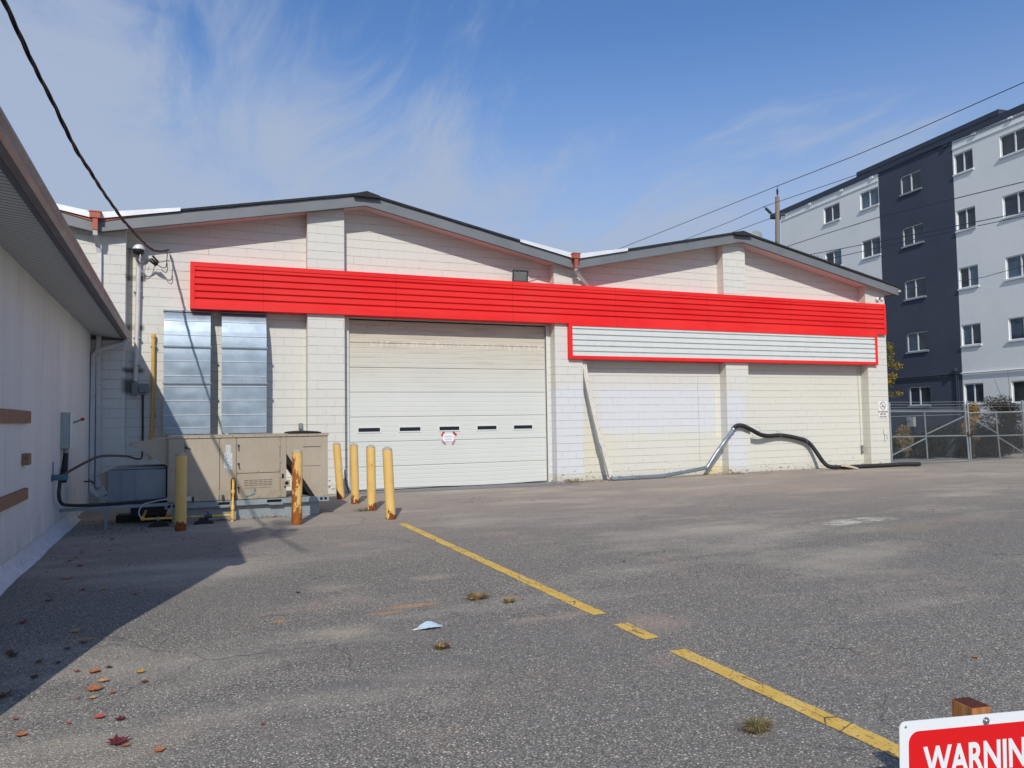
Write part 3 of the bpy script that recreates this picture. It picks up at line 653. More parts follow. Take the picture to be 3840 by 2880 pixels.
# service drop cable and its splices
t = thing('service_drop', 'thick twisted black overhead cable sagging down to the white wall', 'cable', (-0.85, -0.2, 5.4))
core = [(-0.82, -0.16, 5.50), (-0.90, -0.9, 5.30), (-0.94, -1.3, 5.21), (-1.03, -2.2, 5.05), (-1.15, -3.33, 4.99), (-1.28, -4.65, 4.97), (-1.39, -5.68, 5.02), (-1.50, -6.77, 5.10), (-1.585, -7.63, 5.19), (-1.645, -8.23, 5.34), (-1.71, -8.88, 5.45), (-1.80, -9.81, 5.68), (-2.0, -11.8, 6.25), (-2.35, -15.0, 7.3), (-2.8, -19.0, 8.9)]
def dense(pts, step):
    out = []
    P = [Vector(p) for p in pts]
    for i in range(len(P)-1):
        p0 = P[max(i-1, 0)]; p1 = P[i]; p2 = P[i+1]; p3 = P[min(i+2, len(P)-1)]
        n = max(1, int((p2-p1).length/step))
        for j in range(n):
            u = j/n; out.append(0.5*((2*p1)+(p2-p0)*u+(2*p0-5*p1+4*p2-p3)*u*u+(3*p1-p0-3*p2+p3)*u**3))
    out.append(P[-1]); return out
dc = dense(core, 0.06)
for ph in range(3):
    L_ = 0; pts = []
    for i, p in enumerate(dc):
        if i: L_ += (p-dc[i-1]).length
        a = L_*2*math.pi/1.15+ph*2.09; r_ = 0.012+0.014*max(0, mnoise.noise(Vector((L_*0.35, ph, 0))))
        pts.append(p+Vector((math.cos(a)*r_, math.sin(a)*r_*0.4, math.sin(a)*r_)))
    g = MB(); g.tube(pts, 0.0135 if ph else 0.010, 6); g.build('strand', M_black, t, smooth=True)
g = MB()
g.tube(dense([(-0.86, -0.30, 5.43), (-0.835, -0.28, 5.38), (-0.845, -0.27, 5.28), (-0.85, -0.27, 5.16), (-0.87, -0.27, 5.09), (-0.93, -0.27, 5.08), (-1.02, -0.27, 5.13), (-1.10, -0.27, 5.17)], 0.03), 0.009, 6)
g.tube(dense([(-0.84, -0.28, 5.2), (-0.835, -0.26, 5.05), (-0.86, -0.25, 4.98), (-0.91, -0.24, 5.0), (-0.95, -0.2, 5.06)], 0.03), 0.008, 6)
g.build('drip_loop', M_black, t, smooth=True)
for k, (a, b) in enumerate((((-1.02, -0.29, 5.14), (-1.15, -0.31, 5.26)), ((-1.05, -0.24, 5.12), (-1.19, -0.26, 5.23)), ((-1.0, -0.34, 5.17), (-1.12, -0.36, 5.31)))):
    g = MB(); g.tube([a, b], 0.023, 8); g.build('splice', M_black, t)
g = MB()
for dx in (-0.02, 0.0, 0.02):
    g.tube(dense([(-1.43+dx, -0.20, 5.42), (-1.44+dx, -0.24, 5.28), (-1.40+dx, -0.27, 5.17), (-1.33+dx, -0.28, 5.14), (-1.25, -0.28, 5.18+dx), (-1.16, -0.28, 5.25+dx)], 0.03), 0.008, 6)
g.build('mast_lead', M_black, t, smooth=True)
g = MB(); g.tube(dense([(-1.37, -0.21, 5.42), (-1.37, -0.23, 5.3), (-1.385, -0.22, 5.14), (-1.34, -0.16, 5.0), (-1.25, -0.14, 5.0), (-1.19, -0.14, 5.12), (-1.13, -0.13, 5.31), (-1.0, -0.12, 5.36), (-0.84, -0.1, 5.39)], 0.03), 0.007, 6); g.build('neutral_lead', M_flash, t, smooth=True)
g = MB(); g.tube([(-0.80, -0.002, 5.44), (-0.80, -0.06, 5.44), (-0.80, -0.08, 5.48)], 0.008, 6); g.tube([(-0.79, -0.07, 5.42), (-0.77, -0.05, 5.30)], 0.014, 6); g.build('hook', M_galvdull, t)

# keypad, flood light, cameras, small conduits, no-smoking sign
t = thing('intercom', 'small grey keypad box on the white wall right of the metal hoods', 'keypad', (2.005, 0, 1.585))
g = MB(); g.box(1.955, 2.05, -0.05, -0.002, 1.515, 1.66); g.build('housing', M_boxgrey, t, bevel=0.006)
g = MB(); g.box(1.972, 2.033, -0.056, -0.0505, 1.55, 1.635)
g.build('keypad', M_galvdull, t)
t = thing('flood_light', 'square bronze floodlight with glass front sitting on the red band', 'flood light', (7.46, -0.35, 5.38))
th = R(10)
def tilt(p):  # tilt about x at (y=-0.33, z=5.40)
    y, z = p[1]+0.33, p[2]-5.40
    return (p[0], -0.33+y*math.cos(th)-z*math.sin(th)*-1*-1, 5.40+y*math.sin(th)*1+z*math.cos(th))
def tmb(mb): mb.v = [tilt(q) for q in mb.v]; return mb
g = MB(); x0, x1, z0, z1 = 7.25, 7.68, 5.235, 5.55
fr = 0.035
g.box(x0, x1, -0.42, -0.38, z1-fr, z1); g.box(x0, x1, -0.42, -0.38, z0, z0+fr); g.box(x0, x0+fr, -0.42, -0.38, z0+fr, z1-fr); g.box(x1-fr, x1, -0.42, -0.38, z0+fr, z1-fr)
g.add([(x0, -0.38, z0), (x1, -0.38, z0), (x1, -0.38, z1), (x0, -0.38, z1), (x0+0.07, -0.22, z0+0.07), (x1-0.07, -0.22, z0+0.07), (x1-0.07, -0.22, z1-0.05), (x0+0.07, -0.22, z1-0.05)], [(0, 1, 5, 4), (1, 2, 6, 5), (2, 3, 7, 6), (3, 0, 4, 7), (4, 5, 6, 7)])
M_bronze = simple('bronze_housing', (74, 72, 74), 0.5, 0.4, 0.1, 8)
tmb(g).build('housing', M_bronze, t)
m = Mat('lamp_glass', 0.12, 0, 0.6); m.col(m.mix(m.rng(m.z, 5.45, 5.50), lin((112, 114, 112)), m.mix(m.rng(m.noise(30, 3, 0.6), 0.45, 0.6), lin((96, 92, 88)), lin((206, 206, 200))))); M_lens = m.m
g = MB(); g.box(x0+fr, x1-fr, -0.40, -0.395, z0+fr, z1-fr); tmb(g).build('lens', M_lens, t)
g = MB(); g.box(7.43, 7.50, -0.26, -0.002, 5.36, 5.42); g.build('bracket', M_bronze, t)
t = thing('round_junction_box', 'round white conduit box on the wall right of the floodlight', 'junction box', (7.77, -0.1, 5.39))
g = MB(); g.lathe([(0.0, 0.0), (0.055, 0.0), (0.058, 0.05), (0.05, 0.06), (0.0, 0.06)], (7.775, -0.10, 5.395), 18, Matrix.Rotation(R(90), 3, 'X')); g.build('box_body', M_down, t, smooth=True)
g = MB(); g.tube([(7.82, -0.1, 5.40), (8.0, -0.04, 5.40), (8.15, -0.02, 5.44), (8.30, -0.01, 5.49)], 0.010, 8); g.tube([(7.79, -0.1, 5.33), (7.86, -0.06, 5.25), (7.9, -0.04, 5.1)], 0.009, 8); g.build('conduit', M_down, t, smooth=True)
t = thing('dome_camera', 'white dome camera on the right corner pilaster above the red band', 'camera', (20.06, -0.3, 5.41))
g = MB(); g.lathe([(0.0, 0), (0.072, 0.0), (0.075, 0.02), (0.07, 0.05), (0.05, 0.085), (0.02, 0.10), (0, 0.102)], (20.06, -0.30, 5.40), 18, Matrix.Rotation(R(90), 3, 'X')); g.build('housing', M_flash, t, smooth=True)
g = MB(); g.lathe([(0.0, 0.0), (0.04, 0.0), (0.03, 0.03), (0, 0.04)], (20.10, -0.375, 5.395), 12, Matrix.Rotation(R(60), 3, 'X')); g.build('lens', M_black, t, smooth=True)
g = MB(); g.box(20.23, 20.325, -0.36, -0.302, 5.375, 5.465); o = g.build('sensor_box', M_flash, None, bevel=0.006); tag(o, 'small white square sensor box right of the dome camera', 'sensor')
t = thing('horn_siren', 'small pinkish bracket light at the far right end of the grey fascia', 'lamp', (20.80, -0.5, 5.68))
g = MB(); g.box(20.767, 20.87, -0.56, -0.46, 5.64, 5.70); g.build('arm', M_soffit, t); g = MB(); g.lathe([(0.03, 0), (0.05, 0.06), (0.045, 0.065), (0, 0.066)], (20.84, -0.51, 5.63), 12); g.build('head', M_soffit, t, smooth=True)
t = thing('wall_conduit', 'thin white conduit dropping to a small outlet box beside the corner pilaster', 'conduit', (19.46, -0.05, 0.5))
g = MB(); g.tube([(19.435, -0.02, 3.24), (19.46, -0.02, 2.0), (19.48, -0.02, 0.68)], 0.011, 8); g.build('conduit', M_down, t, smooth=True)
g = MB(); g.box(19.455, 19.52, -0.06, -0.002, 0.52, 0.68); g.box(19.46, 19.51, -0.075, -0.002, 0.42, 0.515); g.build('outlet_box', M_boxgrey, t, bevel=0.004)
t = thing('pipe_stub', 'short white pipe stub rising behind the red band beside the corner pilaster', 'pipe', (19.42, 0, 5.3))
g = MB(); g.tube([(19.40, -0.06, 5.15), (19.40, -0.06, 5.36)], 0.02, 8); g.tube([(19.465, -0.01, 5.2), (19.465, -0.01, 5.52)], 0.009, 6); g.build('pipe', M_down, t)
M_signw = simple('sign_white', (232, 230, 228), 0.5, 0, 0.03, 3)
M_signdark = simple('sign_print', (92, 50, 52), 0.6, 0, 0.05, 6)
t = thing('no_smoking_sign', 'white no smoking notice on the right corner pilaster', 'sign', (20.16, -0.3, 1.8))
g = MB(); g.box(19.94, 20.375, -0.306, -0.3015, 1.515, 2.115); g.build('plate', M_signw, t)
def ring(cx, cz, r0, r1, y, n=32):
    vs = [(cx+r0*math.cos(2*math.pi*i/n), y, cz+r0*math.sin(2*math.pi*i/n)) for i in range(n)]+[(cx+r1*math.cos(2*math.pi*i/n), y, cz+r1*math.sin(2*math.pi*i/n)) for i in range(n)]
    return vs, [(i, (i+1) % n, n+(i+1) % n, n+i) for i in range(n)]
g = MB(); g.add(*ring(20.157, 1.945, 0.112, 0.13, -0.3075)); c_, s_ = math.cos(R(-50)), math.sin(R(-50))
g.add([(20.157+a*c_-b*s_, -0.308, 1.945+a*s_+b*c_) for a, b in ((-0.118, -0.009), (0.118, -0.009), (0.118, 0.009), (-0.118, 0.009))], [(0, 1, 2, 3)])
g.add([(20.09, -0.3078, 1.90), (20.20, -0.3078, 1.90), (20.20, -0.3078, 1.922), (20.09, -0.3078, 1.922)], [(0, 1, 2, 3)]); g.add([(20.21, -0.3078, 1.90), (20.235, -0.3078, 1.90), (20.235, -0.3078, 1.922), (20.21, -0.3078, 1.922)], [(0, 1, 2, 3)])
g.tube([(20.215, -0.308, 1.93), (20.20, -0.308, 1.96), (20.16, -0.308, 1.965), (20.15, -0.308, 1.99), (20.18, -0.308, 2.02)], 0.005, 4)
g.add([(19.948, -0.3072, 1.523), (20.367, -0.3072, 1.523), (20.367, -0.3072, 1.529), (19.948, -0.3072, 1.529)], [(0, 1, 2, 3)]); g.add([(19.948, -0.3072, 2.101), (20.367, -0.3072, 2.101), (20.367, -0.3072, 2.107), (19.948, -0.3072, 2.107)], [(0, 1, 2, 3)])
g.add([(19.948, -0.3073, 1.523), (19.954, -0.3073, 1.523), (19.954, -0.3073, 2.107), (19.948, -0.3073, 2.107)], [(0, 1, 2, 3)]); g.add([(20.361, -0.3073, 1.523), (20.367, -0.3073, 1.523), (20.367, -0.3073, 2.107), (20.361, -0.3073, 2.107)], [(0, 1, 2, 3)])
g.build('pictogram', M_signdark, t, recalc=False)
for k, (txt, z, s_x) in enumerate((('NO SMOKING', 1.725, 0.86), ('BEYOND', 1.645, 0.86), ('THIS POINT', 1.56, 0.86))):
    text_part('lettering', txt, 0.075, M_signdark, t, Vector((20.158-20.16, -0.308+0.3, z-1.8)), ROT_FRONT, s_x, 0.002, 0.0004, 'CENTER')
M_tagpaint = simple('grey_spray_paint', (128, 126, 122), 0.7, 0, 0.1, 5)
g = MB(); g.tube([(20.15, -0.303, 1.19), (20.135, -0.303, 1.1), (20.17, -0.303, 1.0), (20.185, -0.303, 0.88), (20.20, -0.303, 0.76)], 0.010, 4); g.tube([(20.18, -0.303, 0.99), (20.25, -0.303, 1.0), (20.31, -0.303, 0.9), (20.33, -0.303, 0.87), (20.29, -0.303, 0.88)], 0.008, 4)
o = g.build('spray_tag', M_tagpaint, bld)
t = thing('door_notice', 'white paper notice taped to the overhead door with red tape', 'notice', (5.62, yd, 1.24))
M_paper = simple('paper', (240, 240, 240), 0.8, 0, 0.02, 4); M_ink = simple('ink_grey', (120, 122, 126), 0.8, 0, 0.02, 4)
g = MB(); g.prism([(5.49, 1.145), (5.73, 1.14), (5.755, 1.165), (5.757, 1.315), (5.73, 1.335), (5.50, 1.34), (5.475, 1.31), (5.478, 1.17)], 'y', yd-0.016, yd-0.013); g.build('paper', M_paper, t)
g = MB()
for z, a, b in ((1.30, 5.53, 5.70), (1.272, 5.50, 5.735), (1.255, 5.51, 5.73), (1.215, 5.53, 5.72), (1.195, 5.52, 5.71), (1.178, 5.55, 5.69)): g.box(a, b, yd-0.0175, yd-0.0165, z-0.003, z+0.003)
g.build('print', M_ink, t)
M_tape = simple('red_tape', (206, 52, 66), 0.4, 0, 0.08, 8); M_tape2 = simple('sheathing_tape', (196, 132, 148), 0.4, 0, 0.12, 20)
for (x, z, a, mm) in ((5.475, 1.345, 60, M_tape), (5.79, 1.345, -45, M_tape), (5.50, 1.125, -45, M_tape2), (5.755, 1.12, 60, M_tape2)):
    g = MB(); c_, s_ = math.cos(R(a)), math.sin(R(a)); L_, W_ = 0.062, 0.023
    q = [(x+u*L_*c_-v*W_*s_, z+u*L_*s_+v*W_*c_) for u, v in ((-1, -1), (1, -1), (1, 1), (-1, 1))]
    g.prism(q, 'y', yd-0.0205, yd-0.018); g.build('tape', mm, t)
g = MB(); g.tube(dense([(2.93, -0.22, 0.95), (2.96, -0.28, 0.6), (2.985, -0.34, 0.28), (3.03, -0.45, 0.04)], 0.08), 0.016, 6); o = g.build('rubber_strip', M_black, None); tag(o, 'loose black rubber door seal strip leaning at the left edge of the overhead door', 'rubber strip')

# ---------------------------------------------------------------- left building (own rotated frame: x = out from wall, y = along the wall to the facade)
LB = thing('side_building', 'pale stucco building on the left with deep ribbed soffit and brown gutter', 'building', (-2.27, -0.30, 0), R(1.634))
g = MB(); g.box(-9, 0, -12.2, 0.0, 0, 3.62); g.build('wall', M_stucco, LB, local=True)
g = MB(); g.prism([(-12.95, 0), (-12.201, 0), (-12.201, 3.45), (-12.35, 3.45), (-12.35, 1.3), (-12.9, 0.35)], 'x', -9, 0.655); g.build('shadow_end_wall', M_stucco, LB, local=True)  # unseen end wall, flared foot shaped to cast the ground shadow edge
g = MB(); g.prism([(0.0, 3.57), (0.575, 3.50), (0.575, 3.515), (0.0, 3.60)], 'y', -12.55, -0.02); g.build('soffit', M_soffl, LB, local=True)
g = MB(); g.prism([(0.575, 3.485), (0.62, 3.485), (0.62, 3.60), (0.575, 3.60)], 'y', -12.55, -0.02); g.build('fascia', M_gutterlo, LB, local=True)
g = MB(); g.prism([(0.623, 3.49), (0.69, 3.49), (0.715, 3.53), (0.715, 3.56), (0.737, 3.585), (0.737, 3.612), (0.623, 3.612)], 'y', -12.57, -0.03); g.build('gutter', M_gutter, LB, local=True)
g = MB(); g.box(0.0, 0.62, -0.02, -0.005, 3.47, 3.60); g.build('soffit_end', M_gutterlo, LB, local=True)
g = MB(); g.prism([(0.66, 3.625), (-9, 5.5), (-9, 5.4), (0.66, 3.60)], 'y', -12.6, -0.01); g.build('roof', M_shingle, LB, local=True)
g = MB(); pr = [(0.006, 0.19), (0.02, 0.13), (0.05, 0.06), (0.10, 0.02), (0.13, 0.006)]
n = 60; vs = []
for j in range(n+1):
    y = -12.1+9.7*j/n
    for (a, b) in pr: vs.append((a*(1+0.25*mnoise.noise(Vector((y*1.3, a*9, 0)))), y, b))
k = len(pr); g.add(vs, [(j*k+i, j*k+i+1, (j+1)*k+i+1, (j+1)*k+i) for j in range(n) for i in range(k-1)]); g.build('base_flashing', M_flashskirt, LB, local=True, smooth=True)
g = MB(); g.tube([(0.665, -0.08, 3.50), (0.665, -0.08, 3.44), (0.60, -0.09, 3.38), (0.15, -0.10, 3.24), (0.06, -0.12, 3.12), (0.055, -0.13, 0.42), (0.075, -0.16, 0.32), (0.22, -0.24, 0.22)], 0, sq=(0.085, 0.075)); g.build('downspout', M_down, LB, local=True)
def lp(off, s, z):
    v = Vector((-2.27, -0.30, 0)); c_, s_ = math.cos(R(1.634)), math.sin(R(1.634)); y = -s
    return (v.x+off*c_-y*s_, v.y+off*s_+y*c_, z)
def LT(name, label, cat, off, s, z): return thing(name, label, cat, lp(off, s, z), R(1.634))
t = LT('wall_board', 'upper weathered plank fixed to the stucco wall', 'board', 0, 8, 1.78)
g = MB(); g.box(0.002, 0.045, -1.6, 1.18, -0.075, 0.075); g.build('plank', M_woodwall, t, local=True, bevel=0.004)
t = LT('wall_board', 'lower weathered plank fixed to the stucco wall', 'board', 0, 8, 0.85)
g = MB(); g.box(0.002, 0.045, -1.6, 1.07, -0.07, 0.07); g.build('plank', M_woodwall, t, local=True, bevel=0.004)
t = LT('wood_block', 'small wooden stub on the stucco wall between the two planks', 'block', 0, 7.02, 1.27)
g = MB(); g.box(0.002, 0.07, -0.10, 0.10, -0.07, 0.07); g.build('block', M_woodwall, t, local=True, bevel=0.004)
t = LT('disconnect_switch', 'pale grey electrical disconnect box with red handle knob on the stucco wall', 'electrical box', 0, 3.9, 1.6)
g = MB(); g.box(0.002, 0.125, -0.13, 0.12, -0.29, 0.285); g.build('cabinet', M_boxlight, t, local=True, bevel=0.005)
g = MB(); g.box(0.127, 0.15, -0.14, 0.13, -0.29, 0.295); g.build('door', M_flash, t, local=True, bevel=0.004)
g = MB(); g.tube([(0.15, 0.05, 0.12), (0.20, 0.08, 0.14), (0.26, 0.10, 0.17)], 0.014, 8); hl = g.build('handle', M_boxgrey, t, local=True)
g = MB(); g.lathe([(0.0, -0.03), (0.028, -0.02), (0.032, 0), (0.028, 0.02), (0, 0.03)], (0.275, 0.10, 0.175), 12); g.build('knob', M_redplastic, hl, local=True, smooth=True)
g = MB(); g.tube([(0.06, 0.0, -0.29), (0.06, 0.0, -0.36)], 0.04, 12); g.build('connector', M_galvdull, t, local=True)
g = MB(); g.tube(dense([(0.06, 0, -0.36), (0.055, -0.05, -0.55), (0.05, -0.2, -0.80)], 0.05), [0.038+0.002*i for i in range(len(dense([(0.06, 0, -0.36), (0.055, -0.05, -0.55), (0.05, -0.2, -0.80)], 0.05)))], 10); g.build('cable_sleeve', M_black, t, local=True, smooth=True)
t = LT('pipe_strap', 'teal metal strap plate on the stucco wall below the disconnect box', 'strap', 0, 4.75, 0.9)
g = MB(); g.box(0.002, 0.20, -0.03, -0.02, -0.04, 0.045); g.box(0.002, 0.012, -0.16, -0.03, -0.045, 0.05); g.build('plate', M_teal, t, local=True)
g = MB(); g.tube([(0.01, -0.05, 0.05), (0.01, -0.05, 0.24)], 0.008, 6); g.build('rod', M_teal, t, local=True)
t = LT('hose_tap', 'dark brass outdoor tap near the base of the stucco wall', 'tap', 0, 0.9, 0.58)
g = MB(); g.tube([(0.0, 0, 0.0), (0.13, 0, 0.0), (0.17, 0, -0.05)], 0.017, 8); g.build('spout', M_bronze, t, local=True); g = MB(); g.tube([(0.09, 0, 0.0), (0.09, 0, 0.05)], 0.008, 6); g.tube([(0.09, -0.04, 0.05), (0.09, 0.04, 0.05)], 0.01, 6); g.build('handle', M_bronze, t, local=True)

# cables from the disconnect
M_cable = simple('cable_black', (40, 40, 42), 0.5, 0, 0.25, 18, 0.4, (92, 84, 72), 0.6)
t = thing('power_cable', 'black cable looping from the strap plate up to the grey junction box', 'cable', (-2.1, -4.9, 0.9))
pts = [(-2.02, -4.85, 0.93), (-1.98, -4.4, 0.98), (-1.86, -3.8, 1.07), (-1.75, -3.2, 1.13), (-1.62, -2.6, 1.12), (-1.43, -1.8, 1.07), (-1.37, -1.4, 1.02), (-1.29, -1.0, 0.98), (-1.27, -0.7, 1.0), (-1.28, -0.4, 1.08), (-1.295, -0.15, 1.2), (-1.30, -0.06, 1.38), (-1.305, -0.06, 2.33)]
g = MB(); g.tube(dense(pts, 0.08), 0.021, 8); g.build('cable', M_cable, t, smooth=True)
t = thing('supply_cable', 'black cable dropping from the strap plate and lying along the steel support', 'cable', (-2.1, -4.9, 0.4))
pts = [lp(0.09, 4.6, 0.95), lp(0.085, 4.7, 0.8), lp(0.08, 4.72, 0.62), lp(0.10, 4.6, 0.5), (-1.98, -4.5, 0.43), (-1.80, -4.36, 0.405), (-1.5, -4.28, 0.40), (-1.0, -4.22, 0.41), (-0.66, -4.12, 0.42)]
g = MB(); g.tube(dense(pts, 0.06), 0.026, 8); g.build('cable', M_cable, t, smooth=True)
t = thing('support_frame', 'galvanised steel strut with one leg between stucco wall and beige unit', 'strut', (-1.5, -4.28, 0))
g = MB(); g.tube([lp(0.0, 4.05, 0.345), (-1.5, -4.29, 0.345), (-0.60, -4.22, 0.345)], 0, sq=(0.05, 0.05)); g.build('beam', M_galvdull, t)
g = MB(); g.box(-1.535, -1.485, -4.33, -4.28, 0, 0.32); g.build('leg', M_galvdull, t)

# ---------------------------------------------------------------- beige packaged air unit
yf, yb = -4.05, -2.65
ac = thing('air_unit', 'large beige packaged air conditioning unit on a low metal curb', 'air conditioner', (0.7, -3.4, 0))
g = MB(); g.box(-0.56, 1.88, -4.0, -2.72, 0.0, 0.245); g.build('curb', M_rail, ac)
g = MB()
for (a, b) in ((-0.665, 0.17), (0.355, 0.97), (1.215, 2.04)): g.box(a, b, -4.10, -4.05, 0.245, 0.335)
for (a, b) in ((0.17, 0.355), (0.97, 1.215)): g.box(a, b, -4.10, -4.05, 0.245, 0.268); g.box(a, b, -4.10, -4.05, 0.318, 0.335)
g.box(-0.665, -0.62, -4.05, -2.6, 0.245, 0.335); g.box(1.99, 2.04, -4.05, -2.6, 0.245, 0.335); g.box(-0.62, 1.99, -2.65, -2.6, 0.245, 0.335); g.box(-0.60, 1.98, -4.04, -2.66, 0.315, 0.334)
rail = g.build('base_rail', M_rail, ac)
g = MB()
for xc in (-0.60, -0.52, 1.905, 1.98):
    vs, fs = ring(xc, 0.292, 0.0, 0.026, -4.1035, 16); g.add(vs, fs)
for (a, b) in ((0.17, 0.355), (0.97, 1.215)): g.box(a, b, -4.07, -4.06, 0.268, 0.318)
g.build('rail_hole', M_dark, rail, recalc=False)
for (a, b) in ((1.0, 1.24), (0.19, 0.45)):
    g = MB(); g.box(a, b, -4.105, -4.0, 0.225, 0.243); g.build('lift_tab', M_galvdull, rail)
g = MB(); g.box(-0.625, 1.30, yf+0.006, yb, 0.336, 1.438); g.build('cabinet', M_tandark, ac)
g = MB(); g.box(-0.645, 1.30, yf-0.018, yb+0.02, 1.440, 1.468); g.box(1.30, 2.045, yf-0.018, yb+0.02, 1.442, 1.467); g.box(-0.645, 2.045, yf-0.02, yf-0.0185, 1.428, 1.466); g.build('lid', M_tan, ac, bevel=0.004)
panels = [(-0.625, -0.362, 0.345, 1.435), (-0.356, 0.186, 0.345, 1.435), (0.194, 0.457, 0.345, 1.435), (0.465, 1.190, 0.80, 1.435), (0.465, 1.190, 0.345, 0.790), (1.197, 1.300, 0.345, 1.435)]
for (a, b, c_, d_) in panels:
    g = MB(); g.box(a, b, yf-0.003, yf+0.005, c_, d_); g.build('access_panel', M_tan, ac, bevel=0.002)
g = MB(); g.box(-0.610, -0.380, yf-0.016, yf-0.0035, 0.895, 1.42); g.build('control_cover', M_tan, ac, bevel=0.003)
g = MB(); g.box(-0.63, -0.626, yf+0.003, yb, 0.338, 1.438); g.build('side_panel', M_tan, ac)
# condenser section
poly = [(1.302, 1.44), (1.302, 1.12), (1.80, 0.337), (2.03, 0.337), (2.03, 1.44)]
g = MB(); g.prism(poly, 'y', yf-0.001, yf+0.012); ep = g.build('end_panel', M_tan, ac); g = MB(); g.prism(poly, 'y', yb-0.012, yb); g.build('end_panel', M_tan, ac)
g = MB(); g.box(1.59, 1.90, yf-0.006, yf-0.002, 0.885, 0.889); g.box(1.587, 1.902, yf-0.008, yf-0.002, 1.228, 1.236); g.build('knockout_line', M_tandark, ep)
g = MB(); g.prism([(1.302, 1.13), (1.80, 0.337), (1.72, 0.337), (1.302, 0.97)], 'y', yf+0.02, yb-0.02); g.build('coil', M_coil, ac)
g = MB(); g.box(2.02, 2.03, yf+0.013, yb-0.013, 0.337, 1.44); g.build('side_panel', M_coil, ac)
for yy in (-3.72, -3.0):
    g = MB(); g.lathe([(0.30, 0.0), (0.30, 0.02), (0.24, 0.035), (0.10, 0.045), (0.0, 0.047)], (1.66, yy, 1.468), 24); g.build('fan_guard', M_dark, ac, smooth=True)
g = MB()
for (a, b, c_, d_) in panels:
    for (xx, zz_) in ((a+0.02, d_-0.02), (b-0.02, d_-0.02), (a+0.02, c_+0.02), (b-0.02, c_+0.02), ((a+b)/2, c_+0.02)): g.box(xx-0.006, xx+0.006, yf-0.007, yf-0.0035, zz_-0.006, zz_+0.006)
for k in range(14): g.box(-0.5+k*0.18, -0.49+k*0.18, yf-0.024, yf-0.0205, 1.442, 1.454)
o = g.build('screws', M_bronze, ac); o['kind'] = 'stuff'
M_label = simple('label_paper', (204, 210, 208), 0.5, 0, 0.03, 5); M_labelink = simple('label_ink', (110, 120, 118), 0.6, 0, 0.1, 30)
g = MB(); g.box(0.289, 0.372, yf-0.006, yf-0.0035, 1.165, 1.295); lb1 = g.build('label_sheet', M_label, ac)
g = MB(); g.box(0.263, 0.397, yf-0.006, yf-0.0035, 0.865, 1.160); lb = g.build('label_sheet', M_label, ac)
g = MB()
for i in range(12):
    z = 1.14-0.02*i; a = 0.272+random.uniform(0, 0.02)
    for j in range(3):
        if random.random() < 0.75: g.box(a+0.04*j, a+0.04*j+random.uniform(0.012, 0.034), yf-0.0075, yf-0.0065, z-0.003, z+0.004)
g.box(0.270, 0.296, yf-0.0075, yf-0.0065, 0.872, 0.90); g.box(0.31, 0.33, yf-0.0075, yf-0.0065, 0.872, 0.89); g.build('label_print', M_labelink, lb)
g = MB()
for i in range(5):
    for xx in (0.30, 0.338): g.box(xx, xx+0.02, yf-0.0075, yf-0.0065, 1.27-0.02*i, 1.275-0.02*i)
g.build('label_print', M_labelink, lb1)
for (x, z, dx) in ((0.497, 1.285, 0.006), (0.497, 0.965, 0.02), (-0.345, 1.27, 0.07), (0.497, 0.55, 0.006)):
    g = MB(); g.lathe([(0.0, 0.0), (0.02, 0.0), (0.02, 0.018), (0, 0.018)], (x, yf-0.004, z), 12, Matrix.Rotation(R(90), 3, 'X')); g.tube([(x, yf-0.02, z), (x+dx, yf-0.02, z-(0.09 if dx < 0.05 else 0.02))], 0.008, 6); g.build('latch', M_bronze, ac)
for (x, z) in ((0.19, 1.27), (0.19, 0.48), (1.193, 1.30), (1.193, 1.0), (1.193, 0.74), (1.193, 0.42)):
    g = MB(); g.box(x-0.024, x+0.024, yf-0.010, yf-0.0035, z-0.045, z+0.045); g.tube([(x, yf-0.012, z-0.045), (x, yf-0.012, z+0.045)], 0.006, 6); g.build('hinge', M_tan, ac)
g = MB()
for i in range(4):
    for j in range(6):
        a = 0.590+j*0.0797; g.box(a, a+0.068, yf-0.005, yf-0.0035, 0.575+i*0.030, 0.584+i*0.030)
g.box(0.60, 1.055, yf-0.005, yf-0.0035, 0.533, 0.538)
g.build('grille', M_tandark, ac)
g = MB(); g.prism([(0.372, 0.345), (0.448, 0.345), (0.448, 0.68), (0.435, 0.715), (0.41, 0.73), (0.385, 0.715), (0.372, 0.68)], 'y', yf-0.0055, yf-0.0035); g.build('pipe_cutout', M_dark, ac)
g = MB(); g.box(1.252, 1.357, yf-0.06, yf-0.004, 0.545, 0.65); g.build('flue_box', M_tan, ac, bevel=0.004)
g = MB(); g.add(*ring(1.303, 0.598, 0.0, 0.033, yf-0.0615, 18)); g.build('flue_opening', M_dark, ac, recalc=False)
g = MB(); g.box(-0.33, -0.262, yf-0.006, yf-0.0035, 0.37, 0.44); g.build('warning_label', M_label, ac)
g = MB(); g.box(-0.245, -0.215, yf-0.006, yf-0.0035, 0.35, 0.43); g.box(1.225, 1.26, yf-0.006, yf-0.0035, 0.68, 0.76); g.build('dark_label', M_dark, ac)
g = MB(); g.prism([(0.75, 0.47), (0.79, 0.47), (0.79, 0.52), (0.765, 0.53)], 'y', yf-0.006, yf-0.0035); g.prism([(0.62, 0.38), (0.72, 0.395), (0.78, 0.43), (0.77, 0.455), (0.70, 0.41), (0.62, 0.40)], 'y', yf-0.0055, yf-0.0035); g.build('torn_sticker', M_teal, ac)
g = MB(); g.tube([(0.245, yf-0.01, 0.43), (0.245, yf-0.04, 0.39), (0.26, yf-0.04, 0.33)], 0.022, 8); g.build('drain_stub', M_bronze, ac)
